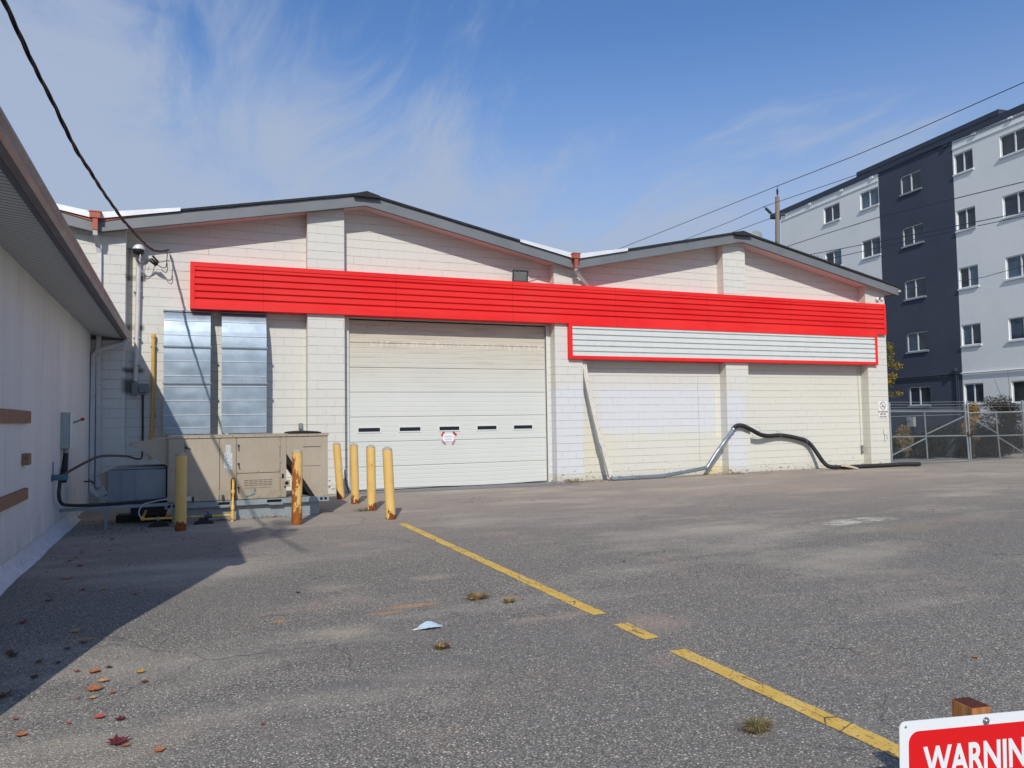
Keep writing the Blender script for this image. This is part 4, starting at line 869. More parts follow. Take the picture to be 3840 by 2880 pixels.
# intake hood on the unit's left end
g = MB(); hp = [(-0.63, 1.425), (-0.63, 0.965), (-1.20, 1.35), (-1.20, 1.365)]
for yy in (-4.0, -2.75): g.prism(hp, 'y', yy, yy+0.006)
g.prism([(-0.63, 1.425), (-1.215, 1.362), (-1.215, 1.368), (-0.63, 1.433)], 'y', -4.01, -2.74); g.box(-1.22, -1.20, -4.01, -2.74, 1.335, 1.37)
g.build('intake_hood', M_tan, ac)
g = MB(); g.prism([(-0.64, 0.98), (-1.17, 1.34), (-1.16, 1.35), (-0.64, 1.0)], 'y', -3.98, -2.76); g.build('intake_filter', M_dark, ac)
# duct
t = thing('duct', 'dull galvanised rectangular duct beside the stucco wall with small beige filter hood', 'duct', (-1.08, -3.4, 0.4))
g = MB(); g.box(-1.52, -0.66, -3.9, -3.0, 0.40, 0.915); g.build('duct_body', M_galvdull, t)
g = MB(); g.box(-1.53, -1.505, -3.915, -2.98, 0.39, 0.925); g.box(-1.345, -1.325, -3.912, -3.9005, 0.40, 0.915); g.box(-1.13, -1.12, -3.908, -3.9005, 0.40, 0.915); g.box(-0.825, -0.815, -3.908, -3.9005, 0.40, 0.915); g.box(-1.47, -0.66, -3.86, -3.04, 0.925, 0.955); g.build('flange', M_galvdull, t)
g = MB(); fp = [(-1.532, 0.90), (-1.532, 0.52), (-1.70, 0.82), (-1.70, 0.835)]
for yy in (-3.8, -3.1): g.prism(fp, 'y', yy, yy+0.006)
g.prism([(-1.532, 0.90), (-1.71, 0.83), (-1.71, 0.838), (-1.532, 0.912)], 'y', -3.81, -3.08); g.build('filter_hood', M_tan, t)
g = MB(); g.box(-1.45, -0.7, -3.5, -3.1, 0.0, 0.12); g.box(-1.2, -0.66, -3.85, -3.35, 0.13, 0.30); g.build('stand_block', M_black, t)
# gas line
t = thing('gas_line', 'yellow gas pipe running in front of the beige unit curb with dark valve', 'gas pipe', (0, -4.4, 0.1))
g = MB(); g.tube(dense([(0.41, -4.04, 0.69), (0.41, -4.12, 0.69)], 0.05)+[Vector((0.41, -4.15, 0.66)), Vector((0.405, -4.2, 0.45)), Vector((0.40, -4.24, 0.30)), Vector((0.395, -4.30, 0.13)), Vector((0.39, -4.32, 0.0))], 0.021, 10)
g.tube([(0.395, -4.30, 0.11), (-0.95, -4.34, 0.13), (-0.985, -4.33, 0.14), (-0.99, -4.28, 0.15)], 0.021, 10); g.tube([(-0.985, -4.32, 0.14), (-0.97, -3.9, 0.2), (-0.965, -3.6, 0.26), (-0.965, -3.55, 0.4)], 0.021, 10); g.tube([(-0.9, -3.3, 0.3), (-0.62, -3.3, 0.3)], 0.03, 8)
g.build('pipe', M_gas, t, smooth=True)
for (p, q) in (((0.41, -4.11, 0.50), (0.405, -4.19, 0.54)), ((0.40, -4.24, 0.27), (0.396, -4.29, 0.19)), ((0.396, -4.30, 0.16), (0.394, -4.31, 0.05)), ((-0.96, -4.34, 0.125), (-1.0, -4.33, 0.145))):
    g = MB(); p, q = Vector(p), Vector(q); a = Vector((0.405, -4.2, 0.5))
    if p.z > 0.4: p, q = Vector((0.406, -4.18, 0.52)), Vector((0.404, -4.2, 0.47))
    g.tube([p, q], 0.031, 10); g.build('fitting', M_gas, t, smooth=True)
g = MB(); g.tube([(0.07, -4.31, 0.115), (-0.06, -4.315, 0.118)], 0.032, 10); g.tube([(0.01, -4.31, 0.13), (0.01, -4.31, 0.19)], 0.012, 6); g.build('valve', M_bronze, t); g = MB(); g.tube([(0.02, -4.31, 0.19), (-0.13, -4.33, 0.20)], 0.006, 6); g.build('valve_lever', M_redplastic, t)
g = MB()
for x in (-0.06, -0.75): g.box(x-0.012, x+0.012, -4.36, -4.28, 0.09, 0.16)
g.build('clamp', M_galvdull, t)
for k, (x, lab) in enumerate(((-0.74, 'black rubber pipe support block left of the nearest leftmost yellow bollard'), (-0.06, 'black rubber pipe support block right of the leftmost yellow bollard'))):
    g = MB(); g.prism([(x-0.16, 0), (x+0.16, 0), (x+0.13, 0.035), (x+0.09, 0.04), (x+0.06, 0.095), (x-0.06, 0.095), (x-0.09, 0.04), (x-0.13, 0.035)], 'y', -4.42, -4.24)
    o = g.build('pipe_support', M_black, None); tag(o, lab, 'support block', 'rubber blocks under the gas pipe')
g = MB(); g.tube(dense([(-0.62, -4.13, 0.42), (-0.8, -4.2, 0.40), (-0.98, -4.28, 0.36), (-1.04, -4.3, 0.24), (-1.0, -4.33, 0.15)], 0.05), 0.009, 6); o = g.build('thin_cable', M_down, None, smooth=True); tag(o, 'thin white cable curling from the beige unit down to the gas pipe elbow', 'cable')

# ---------------------------------------------------------------- bollards
def bollard(x, y, lean, label, rusty=False, tint=None):
    t = thing('bollard', label, 'bollard', (x, y, 0), group='yellow steel bollards')
    H = 1.175; r = 0.085
    def P(u, v, z): return (u+lean*z/1.2, v, z)
    g = MB(); n = 28; zsl = [0.0, 0.02]+[0.1*i for i in range(1, 12)]+[H]
    vs = []
    for z in zsl:
        for j in range(n): a = 2*math.pi*j/n; vs.append(P(r*math.cos(a), r*math.sin(a), z))
    g.add(vs, [(i*n+j, i*n+(j+1) % n, (i+1)*n+(j+1) % n, (i+1)*n+j) for i in range(len(zsl)-1) for j in range(n)])
    g.build('post', M_bolr if rusty else M_bol, t, local=True, smooth=True)
    g = MB(); vs = []
    prof = [(r*0.97, H-0.005), (r*0.95, H+0.012), (r*0.82, H+0.032), (r*0.55, H+0.048), (r*0.25, H+0.055), (0.001, H+0.056)]
    for (rr, z) in prof:
        for j in range(n): a = 2*math.pi*j/n; vs.append(P(rr*math.cos(a), rr*math.sin(a), z+0.003*random.uniform(-1, 1)))
    g.add(vs, [(i*n+j, i*n+(j+1) % n, (i+1)*n+(j+1) % n, (i+1)*n+j) for i in range(len(prof)-1) for j in range(n)])
    g.build('cap', M_conc, t, local=True, smooth=True)
    return t
bollard(-0.39, -5.06, 0.0, 'leftmost yellow bollard, standing in the shade at the left end of the beige unit')
bollard(1.354, -5.23, 0.01, 'heavily rusted yellow bollard in front of the right part of the beige unit', True)
bollard(2.692, -1.405, -0.087, 'leaning yellow bollard closest to the white wall, farthest of the row of four')
bollard(2.80, -2.54, -0.027, 'second yellow bollard from the wall in the row of four beside the door')
bollard(2.858, -3.905, -0.013, 'third yellow bollard from the wall, weeds at its foot')
bollard(2.893, -5.334, -0.056, 'nearest yellow bollard of the row of four, at the end of the painted line')

# ---------------------------------------------------------------- broken drain pipe
t = thing('drain_pipe', 'dented broken drainpipe zigzagging along the right wall, white then silver then black hose', 'drainpipe', (12, -0.5, 0))
g = MB(); pp = [Vector((9.36, -0.20, 3.20)), Vector((9.40, -0.24, 2.75)), Vector((9.55, -0.30, 1.95)), Vector((9.74, -0.38, 1.02)), Vector((9.78, -0.40, 0.93)), Vector((9.86, -0.44, 0.55)), Vector((9.96, -0.50, 0.10))]
g.tube(pp, 0, sq=(0.125, 0.10)); g.build('downspout', simple('old_white_downspout', (214, 209, 198), 0.55, 0.05, 0.1, 12, 0, (120, 104, 84), 0.7), t)
g = MB(); g.tube([Vector((9.735, -0.38, 1.05)), Vector((9.77, -0.395, 0.95))], 0, sq=(0.145, 0.12)); g.build('coupling', M_down, t)
g = MB(); g.tube(dense([(9.95, -0.50, 0.14), (10.0, -0.51, 0.06), (10.08, -0.52, 0.05), (10.2, -0.52, 0.05)], 0.04), [0.055, 0.06, 0.05, 0.062, 0.05, 0.055, 0.05][:0] or 0.055, 10); g.build('elbow', M_galvdull, t, smooth=True)
def dented(pts, r0, seed, n=12, amp=0.18):
    d = dense(pts, 0.07); g = MB(); rs = [r0*(1+amp*mnoise.noise(Vector((i*0.33, seed, 0)))) for i in range(len(d))]
    g.tube(d, rs, n); return g
dented([(10.12, -0.53, 0.055), (10.7, -0.55, 0.06), (11.3, -0.56, 0.062), (11.62, -0.57, 0.075), (11.72, -0.57, 0.085), (12.4, -0.53, 0.155), (13.0, -0.50, 0.225), (13.12, -0.50, 0.24)], 0.055, 1).build('metal_pipe', M_galv2, t, smooth=True)
dented([(13.02, -0.50, 0.20), (13.10, -0.50, 0.26), (13.4, -0.47, 0.60), (13.55, -0.46, 0.75), (13.9, -0.42, 1.09), (14.10, -0.40, 1.28)], 0.058, 5).build('metal_pipe', M_galv2, t, smooth=True)
g = MB(); g.tube([(14.09, -0.40, 1.27), (14.12, -0.40, 1.30)], 0.072, 14); g.build('clamp', M_galv2, t)
def corrug(pts, r0):
    d = dense(pts, 0.016); g = MB(); g.tube(d, [r0*(1.0 if i % 2 else 0.90) for i in range(len(d))], 12); return g
hose = [(14.10, -0.40, 1.29), (14.19, -0.40, 1.37), (14.30, -0.40, 1.405), (14.48, -0.40, 1.385), (14.75, -0.40, 1.275), (15.10, -0.40, 1.12), (15.40, -0.40, 1.075), (15.80, -0.40, 1.085), (16.2, -0.40, 1.04), (16.55, -0.40, 0.97), (16.82, -0.40, 0.89), (17.0, -0.41, 0.76), (17.2, -0.43, 0.52), (17.38, -0.46, 0.27), (17.56, -0.5, 0.11), (17.8, -0.56, 0.068), (18.2, -0.62, 0.066), (18.9, -0.68, 0.066), (19.7, -0.74, 0.07), (20.3, -0.86, 0.085), (20.85, -1.0, 0.075)]
HY = {14.75: -0.38, 15.10: -0.27, 15.40: -0.16, 15.80: -0.12, 16.2: -0.11, 16.55: -0.12, 16.82: -0.13, 17.0: -0.15, 17.2: -0.22, 17.38: -0.33}
hose = [((x*(17.9+HY[x])/(17.9+y), HY[x], 1.65+(z-1.65)*(17.9+HY[x])/(17.9+y)) if x in HY else (x, y, z)) for x, y, z in hose]
corrug(hose, 0.066).build('hose', M_black, t)
g = MB()
for (x, z) in ((14.85, 1.24), (15.85, 1.085), (16.85, 0.88)): g.tube([(x*1.012, -0.01 if x > 15 else -0.302, z+0.12), (x*1.012, -0.2 if x > 15 else -0.46, z+0.078), (x*1.012, -0.2 if x > 15 else -0.46, z-0.08)], 0.006, 5)
g.build('wire_tie', M_galvdull, t)
g = MB(); g.prism([(17.86, 0.10), (17.95, 0.17), (18.42, 0.035), (18.40, 0.0)], 'y', -0.86, -0.70); o = g.build('splash_board', simple('pale_board', (190, 180, 160), 0.8, 0, 0.1, 8), None); tag(o, 'pale wooden wedge lying against the black hose at the wall base', 'board')

# ---------------------------------------------------------------- warning sign and its post (rotated frame)
SG_A = (2.76979, -15.84279, 0.0); SG_R = math.atan2(-0.15132, 0.98848)
t = thing('wooden_post', 'square brown timber post behind the warning sign', 'post', SG_A, SG_R)
g = MB(); g.box(0, 0.089, 0, 0.105, 0, 0.4993); g.build('timber', M_post, t, local=True, bevel=0.004)
t = thing('warning_sign', 'white edged red metal sign reading WARNING bolted to the timber post', 'sign', (SG_A[0], SG_A[1], 0.4993), SG_R)
t.rotation_euler = (0, R(1.85), SG_R)
def rrect(x0, x1, z0, z1, r, n=6):
    P = []
    for (cx, cz, a0) in ((x1-r, z1-r, 0), (x0+r, z1-r, 90), (x0+r, z0+r, 180), (x1-r, z0+r, 270)):
        for i in range(n+1): a = R(a0+90*i/n); P.append((cx+r*math.cos(a), cz+r*math.sin(a)))
    return P
M_sgw = simple('sign_face_white', (226, 230, 232), 0.35, 0, 0.02, 3); M_sgr = simple('sign_face_red', (216, 12, 22), 0.35, 0, 0.02, 3)
zt = -0.0245
g = MB(); g.prism(rrect(-0.342, 0.445, zt-0.43, zt, 0.028), 'y', -0.006, -0.003); g.build('plate', M_sgw, t, local=True)
g = MB(); g.prism(rrect(-0.302, 0.405, zt-0.23, zt-0.040, 0.045), 'y', -0.0072, -0.0062); g.build('red_panel', M_sgr, t, local=True)
text_part('lettering', 'WARNING', 0.152, M_sgw, t, Vector((-0.234, -0.0084, zt-0.208)), ROT_FRONT, 0.765, 0.0042, 0.0004)
for (x, z, r_) in ((0.056, zt-0.026, 0.0155),):
    g = MB(); g.lathe([(0.0, 0.0), (r_, 0.0), (r_, 0.002), (r_*0.6, 0.002), (r_*0.55, 0.007), (r_*0.4, 0.009), (0, 0.0095)], (x, -0.0062, z), 24, Matrix.Rotation(R(90), 3, 'X')); g.build('bolt', M_galv2, t, local=True, smooth=True)
g = MB(); g.lathe([(0.0, 0.0), (0.0055, 0.0), (0.0045, 0.0012), (0, 0.0014)], (-0.314, -0.0062, zt-0.021), 14, Matrix.Rotation(R(90), 3, 'X')); g.build('rivet', M_galvdull, t, local=True)

# ---------------------------------------------------------------- face mask, leaves, weeds
M_mask = simple('mask_fabric', (196, 216, 226), 0.8, 0, 0.05, 30)
t = thing('face_mask', 'crumpled pale blue disposable face mask lying on the asphalt', 'face mask', (1.64, -12.08, 0))
g = MB(); n = 8; vs = []
for i in range(n+1):
    u = i/n
    for j in range(5):
        v = j/4; x = -0.085+0.185*u; y = -0.03+0.09*v*(1-0.5*abs(u-0.5))-0.03*math.sin(u*3.1)*(1-v)
        vs.append((x, y, 0.008+0.035*math.sin(u*math.pi)*(0.4+0.6*v)+0.0015*((i+j) % 2)))
g.add(vs, [(i*5+j, i*5+j+1, (i+1)*5+j+1, (i+1)*5+j) for i in range(n) for j in range(4)]); g.build('fabric', M_mask, t, local=True)
g = MB(); g.tube([(-0.085, 0.0, 0.012), (-0.115, 0.01, 0.006), (-0.13, 0.0, 0.005), (-0.12, -0.012, 0.006), (-0.09, -0.015, 0.01)], 0.003, 5); g.tube([(0.1, 0.03, 0.012), (0.112, 0.01, 0.01), (0.105, -0.015, 0.006)], 0.003, 5); g.build('ear_loop', M_flash, t, local=True)
def leaf_mb(size, seed, dark=False, curl=0.25):
    rnd = random.Random(seed); g = MB(); out = [(0, 0.55), (0.12, 0.30), (0.30, 0.36), (0.25, 0.16), (0.52, 0.12), (0.36, -0.05), (0.34, -0.26), (0.12, -0.20), (0.03, -0.5), (-0.03, -0.5), (-0.12, -0.20), (-0.34, -0.26), (-0.36, -0.05), (-0.52, 0.12), (-0.25, 0.16), (-0.30, 0.36), (-0.12, 0.30)]
    a = rnd.uniform(0, 6.28); c_, s_ = math.cos(a), math.sin(a); k1 = rnd.uniform(-1, 1)
    def P(x, y):
        x *= rnd.uniform(0.85, 1.1); z = curl*((x*x+y*y)*1.3+0.35*k1*x*y+0.1*rnd.random())
        return (size*(x*c_-y*s_), size*(x*s_+y*c_), 0.006+size*z)
    vs = [(0, 0, 0.008)]+[P(x*0.5, y*0.5) for x, y in out]+[P(x, y) for x, y in out]; n = len(out)
    fs = [(0, 1+i, 1+(i+1) % n) for i in range(n)]+[(1+i, 1+n+i, 1+n+(i+1) % n, 1+(i+1) % n) for i in range(n)]
    g.add(vs, fs); return g
LC = {k: simple('fallen_leaf_'+k, v, 0.7, 0, 0.2, 40) for k, v in dict(orange=(172, 102, 56), yellow=(186, 148, 66), tan=(196, 152, 108), brown=(112, 68, 42), red=(150, 48, 44), crimson=(96, 28, 36), pink=(180, 84, 76), dark=(66, 48, 40)).items()}
LV = [(-0.70, -12.14, 'orange', 0.11, 'orange leaf with a red edge just outside the building shadow, farthest of the near cluster'), (-0.41, -12.28, 'yellow', 0.085, 'mustard yellow curled leaf lying right of the near leaf cluster'),
 (-0.37, -12.50, 'brown', 0.06, 'small brown leaf just below the mustard yellow leaf'), (-0.62, -12.37, 'tan', 0.10, 'pale tan leaf in the middle of the near leaf cluster'),
 (-0.65, -12.53, 'orange', 0.13, 'large orange brown leaf at the centre of the near leaf cluster'), (-0.54, -12.63, 'orange', 0.05, 'small burnt orange leaf right of the large orange brown leaf'),
 (-0.64, -12.68, 'tan', 0.065, 'small peach coloured leaf just below the large orange brown leaf'), (-0.73, -12.65, 'pink', 0.035, 'tiny pink leaf left of the small peach leaf'),
 (-0.56, -13.04, 'pink', 0.09, 'bright coral red leaf alone between the near cluster and the large crimson leaf'), (-0.45, -13.12, 'crimson', 0.075, 'dark crimson and gold leaf right of the coral red leaf'),
 (-0.92, -13.14, 'orange', 0.085, 'orange brown leaf near the bottom left corner of the photo'), (-1.0, -12.87, 'red', 0.04, 'small red leaf in the sun close to the left edge'),
 (-0.71, -13.06, 'pink', 0.04, 'tiny pinkish leaf left of the coral red leaf'), (-0.43, -13.47, 'crimson', 0.14, 'large dark crimson leaf, biggest of all, near the bottom edge'),
 (-0.385, -13.52, 'orange', 0.06, 'small orange leaf touching the large crimson leaf'), (-0.22, -13.66, 'orange', 0.075, 'orange red leaf right of the large crimson leaf'),
 (-1.41, -8.49, 'tan', 0.13, 'tan leaf in deep shade along the side wall'), (-1.57, -7.28, 'yellow', 0.12, 'yellowish leaf in shade farthest along the side wall'), (-1.39, -7.77, 'red', 0.10, 'dull red leaf in shade between the yellowish and the tan leaf'),
 (-1.34, -11.39, 'brown', 0.10, 'brown leaf in shade at the left edge of the photo'), (-1.30, -11.48, 'dark', 0.11, 'dark brown leaf touching the brown leaf at the left edge'), (-1.09, -11.73, 'brown', 0.07, 'rusty brown leaf in shade a little right of the left edge'),
 (-0.96, -11.82, 'dark', 0.06, 'small dark leaf in shade near the shadow edge'), (-1.39, -9.64, 'dark', 0.09, 'dark leaf in shade midway along the side wall'), (-1.44, -10.43, 'red', 0.10, 'muted red leaf in shade below the midway dark leaf'),
 (-0.98, -10.96, 'tan', 0.10, 'flat olive tan leaf in the middle of the shaded asphalt'), (-1.05, -12.1, 'crimson', 0.075, 'crimson leaf just inside the building shadow'), (-0.81, -12.08, 'red', 0.055, 'red leaf lying on the shadow edge'),
 (-0.62, -12.08, 'dark', 0.06, 'small black brown leaf right of the orange leaf with a red edge'), (-0.96, -9.28, 'yellow', 0.08, 'pale yellow leaf in the shade right of the midway dark leaf'), (-0.65, -9.68, 'orange', 0.08, 'dull orange leaf in shade farthest from the side wall'),
 (-1.16, -9.22, 'red', 0.07, 'reddish leaf in shade left of the pale yellow leaf'), (-0.96, -11.47, 'dark', 0.07, 'dark leaf below the olive tan leaf'), (-0.87, -11.34, 'dark', 0.07, 'dark leaf right of and above the other dark leaf under the olive tan leaf'),
 (-1.15, -12.40, 'brown', 0.12, 'large dark brown leaf in shade at the lower left edge'), (0.82, -10.33, 'dark', 0.07, 'lone dark brown leaf on sunlit asphalt below the rusted bollard'), (0.29, -13.53, 'red', 0.035, 'tiny red leaf alone on the sunlit asphalt near the bottom edge'),
 (4.80, -14.375, 'orange', 0.06, 'lone orange leaf with upright stalk on the right asphalt'), (2.68, -11.55, 'red', 0.035, 'tiny red leaf between the weed tufts and the painted line')]
for i, (x, y, c_, s_, lab) in enumerate(LV):
    o = leaf_mb(s_*0.88, i*13+5, curl=0.45).build('fallen_leaf', LC[c_], None); o.location = (x, y, 0); tag(o, lab, 'leaf', 'fallen leaves on the asphalt')
# drifts of leaf litter nobody could count
rnd = random.Random(3)
def litter(n, fn, mats, nm='leaf_litter'):
    for mm in mats:
        g = MB()
        for i in range(n):
            x, y = fn(rnd); s_ = rnd.uniform(0.018, 0.05); l_ = leaf_mb(s_, rnd.randint(0, 9999), curl=0.6); off = (x, y, rnd.uniform(0, 0.012))
            g.add([(v[0]+off[0], v[1]+off[1], v[2]+off[2]) for v in l_.v], l_.f)
        o = g.build(nm, mm, None); o['kind'] = 'stuff'
def under(r_):
    while True:
        x, y = r_.uniform(-2.2, -0.3), r_.uniform(-5.0, -2.6)
        if r_.random() < math.exp(-((x+1.0)/0.75)**2): return x, y
litter(75, under, [LC['brown'], LC['dark'], LC['crimson']])
litter(40, lambda r_: (r_.uniform(0.0, 1.3), -4.02-abs(r_.gauss(0, 0.06))), [LC['brown'], LC['orange']])
litter(36, lambda r_: (-1.2+r_.gauss(0, 0.45), -6.2+r_.gauss(0, 1.4)), [LC['dark'], LC['brown']])
litter(60, lambda r_: (9.9+r_.gauss(0, 0.6), -0.5+r_.gauss(0, 0.12)), [LC['brown']])
litter(70, lambda r_: (17.95+r_.gauss(0, 0.22), -0.80+r_.gauss(0, 0.05)), [LC['orange'], LC['tan']])
litter(60, lambda r_: (24.5+r_.gauss(0, 2.0), 1.3+abs(r_.gauss(0, 0.5))), [LC['orange'], LC['tan']])
litter(14, lambda r_: (8.8+r_.gauss(0, 0.3), -0.42+r_.gauss(0, 0.05)), [LC['brown']])
# pebbles
M_peb = simple('pebbles', (190, 184, 172), 0.9, 0, 0.2, 30); g = MB()
for i in range(320):
    y = -16.6+12*rnd.random()**1.6; x = rnd.uniform(-0.9, 7.5); s_ = rnd.uniform(0.003, 0.0075)
    g.lathe([(0.0, 0.0), (s_, s_*0.3), (s_*0.8, s_*0.9), (0, s_*1.1)], (x, y, 0), 5)
o = g.build('pebbles', M_peb, None); o['kind'] = 'stuff'
def tuft(x, y, r_, h, n, label, mats=(M_straw,), red=False):
    t = thing('weed_tuft', label, 'weed', (x, y, 0), group='dry weeds growing from asphalt cracks')
    for mi, mm in enumerate(mats):
        g = MB()
        for i in range(n//len(mats)):
            a = rnd.uniform(0, 6.28); rr = r_*rnd.random()**0.7; L_ = rnd.uniform(0.5, 1)*h; w_ = 0.0022
            bx, by = rr*math.cos(a)*0.5, rr*math.sin(a)*0.35; tx, ty = bx+math.cos(a)*r_*rnd.uniform(0.3, 1), by+math.sin(a)*r_*rnd.uniform(0.2, 0.7)
            mx_, my_ = (bx+tx)/2, (by+ty)/2; px, py = -math.sin(a)*w_, math.cos(a)*w_
            g.add([(bx-px, by-py, 0), (bx+px, by+py, 0), (mx_+px, my_+py, L_*0.75), (mx_-px, my_-py, L_*0.75), (tx, ty, L_*rnd.uniform(0.4, 1))], [(0, 1, 2, 3), (3, 2, 4)])
        g.build('blades', mm, t, local=True)
    if red:
        for i in range(4):
            o = leaf_mb(0.05, i+77, curl=0.8); off = (rnd.uniform(-r_, r_)*0.7, rnd.uniform(-0.4, 0)*r_); o.v = [(v[0]+off[0], v[1]+off[1], v[2]+0.01) for v in o.v]; o.build('caught_leaf', LC['red'] if i % 2 else LC['tan'], t, local=True)
    return t
tuft(2.31, -11.34, 0.13, 0.09, 150, 'weed tuft with red leaves caught in it, left of the painted line', red=True)
tuft(2.53, -11.60, 0.075, 0.06, 90, 'small brown weed tuft beside the larger red speckled tuft')
tuft(1.571, -12.636, 0.075, 0.06, 100, 'small green brown weed tuft just below the face mask', red=True)
tuft(2.674, -14.702, 0.10, 0.07, 260, 'largest dry weed tuft in the foreground left of the warning sign')
tuft(2.74, -3.90, 0.30, 0.07, 130, 'flat green weeds at the foot of the third bollard in the row', (M_leafG,))
tuft(2.45, -0.45, 0.10, 0.10, 50, 'little weeds at the base of the pilaster left of the door', (M_straw,))
tuft(3.05, -2.1, 0.05, 0.12, 24, 'thin weed between the second bollard and the door', (M_straw,))
tuft(8.85, -0.45, 0.35, 0.16, 140, 'dry stalks along the base of the pilaster right of the door', (M_straw,))
tuft(14.1, -0.42, 0.40, 0.12, 110, 'dry weeds at the base of the middle pilaster behind the pipe bend', (M_straw,))
# small heaps of broken mortar at pier feet
M_rub = simple('mortar_rubble', (150, 138, 118), 0.95, 0, 0.3, 14, 0.6); g = MB()
for (cx, n_) in ((13.9, 26), (8.7, 20), (14.75, 12), (9.6, 18)):
    for i in range(n_):
        x = cx+rnd.gauss(0, 0.28); y = -0.38-abs(rnd.gauss(0, 0.06)); s_ = rnd.uniform(0.012, 0.04)
        g.lathe([(0.0, 0.0), (s_, s_*0.2), (s_*0.7, s_*0.8), (0, s_)], (x, y, 0), 5)
o = g.build('rubble', M_rub, None); o['kind'] = 'stuff'

# ---------------------------------------------------------------- chain link gate
M_gp = galv('gate_pipe', (166, 174, 178), 0.45, 0.5); M_gw = galv('gate_wire', (120, 128, 134), 0.5, 0.4)
yg = -0.30
def mesh_panel(x0, x1, z0, z1, parent, y, warp=None):
    g = MB(); p = 0.076; w_ = 0.0027
    H = z1-z0; Wd = x1-x0
    for sgn in (1, -1):
        k = -H if sgn > 0 else 0.0
        n = int((Wd+H)/p)+1
        for i in range(n):
            c0 = i*p-(H if sgn > 0 else 0)
            # line x = x0 + c0 + t (sgn>0) or x0 + c0 + H - t ..., z = z0 + t
            pts = []
            for t_ in (0, H):
                xx = x0+c0+(t_ if sgn > 0 else -t_)
                pts.append((xx, z0+t_))
            (xa, za), (xb, zb) = pts
            # clip to the panel
            def clipx(xa, za, xb, zb):
                if xa > xb: xa, za, xb, zb = xb, zb, xa, za
                if xb < x0 or xa > x1: return None
                if xa < x0: za += (zb-za)*(x0-xa)/(xb-xa); xa = x0
                if xb > x1: zb = za+(zb-za)*(x1-xa)/(xb-xa); xb = x1
                return xa, za, xb, zb
            cl = clipx(xa, za, xb, zb)
            if not cl: continue
            xa, za, xb, zb = cl
            if abs(xb-xa) < 0.01: continue
            m_ = max(1, int((xb-xa)/0.18)) if warp else 1; P = []
            for j in range(m_+1):
                u = j/m_; q = (xa+(xb-xa)*u, y+(0.004 if sgn > 0 else -0.004), za+(zb-za)*u)
                if warp: q = warp(q)
                P.append(q)
            g.tube(P, w_, 3, cap=False)
    return g
def warp1(q):
    x, y, z = q; d = math.exp(-(((x-23.4)/0.55)**2+((z-0.35)/0.4)**2))
    return (x-0.10*d*math.sin(z*9+x*3), y+0.10*d, z-0.16*d*math.sin(x*5))
t = thing('gate_leaf', 'left leaf of the chain link gate with bulging mesh, next to the building corner', 'gate', (22.2, yg, 0), group='chain link gate leaves')
g = MB(); r_ = 0.024
g.tube([(20.45, yg, 0.10), (24.0, yg, 0.04)], r_, 8); g.tube([(20.45, yg, 0.93), (23.98, yg, 0.90)], r_, 8); g.tube([(20.45, yg, 1.755), (23.95, yg, 1.725)], r_+0.004, 8); g.tube([(20.45, yg+0.03, 1.59), (23.8, yg+0.03, 1.62)], 0.012, 6)
g.tube([(22.03, yg, 1.74), (22.09, yg, 0.08)], r_, 8); g.tube([(23.96, yg, 2.05), (24.07, yg, 0.0)], 0.032, 10); g.tube([(20.47, yg, 0.33), (22.05, yg, 0.85)], r_, 8); g.tube([(22.06, yg, 0.98), (23.9, yg, 1.55)], r_, 8)
g.tube([(20.47, yg, 0.06), (20.45, yg, 2.05)], 0.03, 8); g.build('frame', M_gp, t, smooth=True)
mesh_panel(20.47, 23.98, 0.08, 1.80, t, yg-0.03, warp1).build('chain_mesh', M_gw, t)
t = thing('gate_leaf', 'right leaf of the chain link gate, overgrown with dark vines', 'gate', (25.5, yg, 0), group='chain link gate leaves')
g = MB(); g.tube([(24.16, yg, 0.0), (27.6, yg, 0.0)], r_, 8); g.tube([(24.1, yg, 0.86), (27.6, yg, 0.86)], r_, 8); g.tube([(24.06, yg, 1.67), (27.6, yg, 1.69)], r_+0.003, 8); g.tube([(24.11, yg, 2.09), (24.17, yg, -0.0)], 0.03, 10)
g.tube([(25.52, yg, 1.67), (25.65, yg, 0.0)], r_, 8); g.tube([(24.1, yg, 1.55), (25.58, yg, 0.94)], r_, 8); g.tube([(25.62, yg, 0.80), (27.1, yg, 0.12)], r_, 8); g.build('frame', M_gp, t, smooth=True)
mesh_panel(24.15, 27.6, 0.02, 1.67, t, yg-0.03).build('chain_mesh', M_gw, t)
g = MB(); g.tube([(23.98, yg-0.05, 0.98), (24.1, yg-0.06, 0.90), (24.2, yg-0.05, 0.86), (24.12, yg-0.05, 0.95), (24.02, yg-0.05, 0.88)], 0.018, 6); g.box(24.0, 24.06, yg-0.06, yg-0.03, 0.85, 1.02); g.build('latch_chain', simple('rusty_chain', (96, 72, 56), 0.8, 0.4, 0.2, 20), t)
g = MB(); g.tube([(27.0, yg+0.02, 0.0), (26.98, yg+0.02, 2.1)], 0.035, 8); o = g.build('fence_post', M_gp, None, smooth=True); tag(o, 'tall galvanised fence post at the right end of the gate', 'fence post')
t = thing('barbed_wire', 'three strands of barbed wire stretched above the gate', 'barbed wire', (22.5, yg, 2.0))
for z in (1.88, 1.97, 2.06):
    g = MB(); g.tube([(20.45, yg, z), (22.2, yg, z-0.015), (23.96, yg, z+0.0)], 0.0055, 4); g.tube([(24.1, yg, z), (27.0, yg, z-0.01)], 0.0055, 4)
    for i in range(26):
        x = 20.6+i*0.13
        if x < 23.9: g.tube([(x-0.012, yg, z-0.02), (x+0.012, yg, z+0.018)], 0.003, 3)
    g.build('strand', M_gp, t)
g = MB()
for i in range(44): x = 20.5+i*0.079; g.tube([(x, yg, 1.77), (x+0.006, yg, 1.83)], 0.006, 3)
g.build('mesh_twist', M_gp, t)
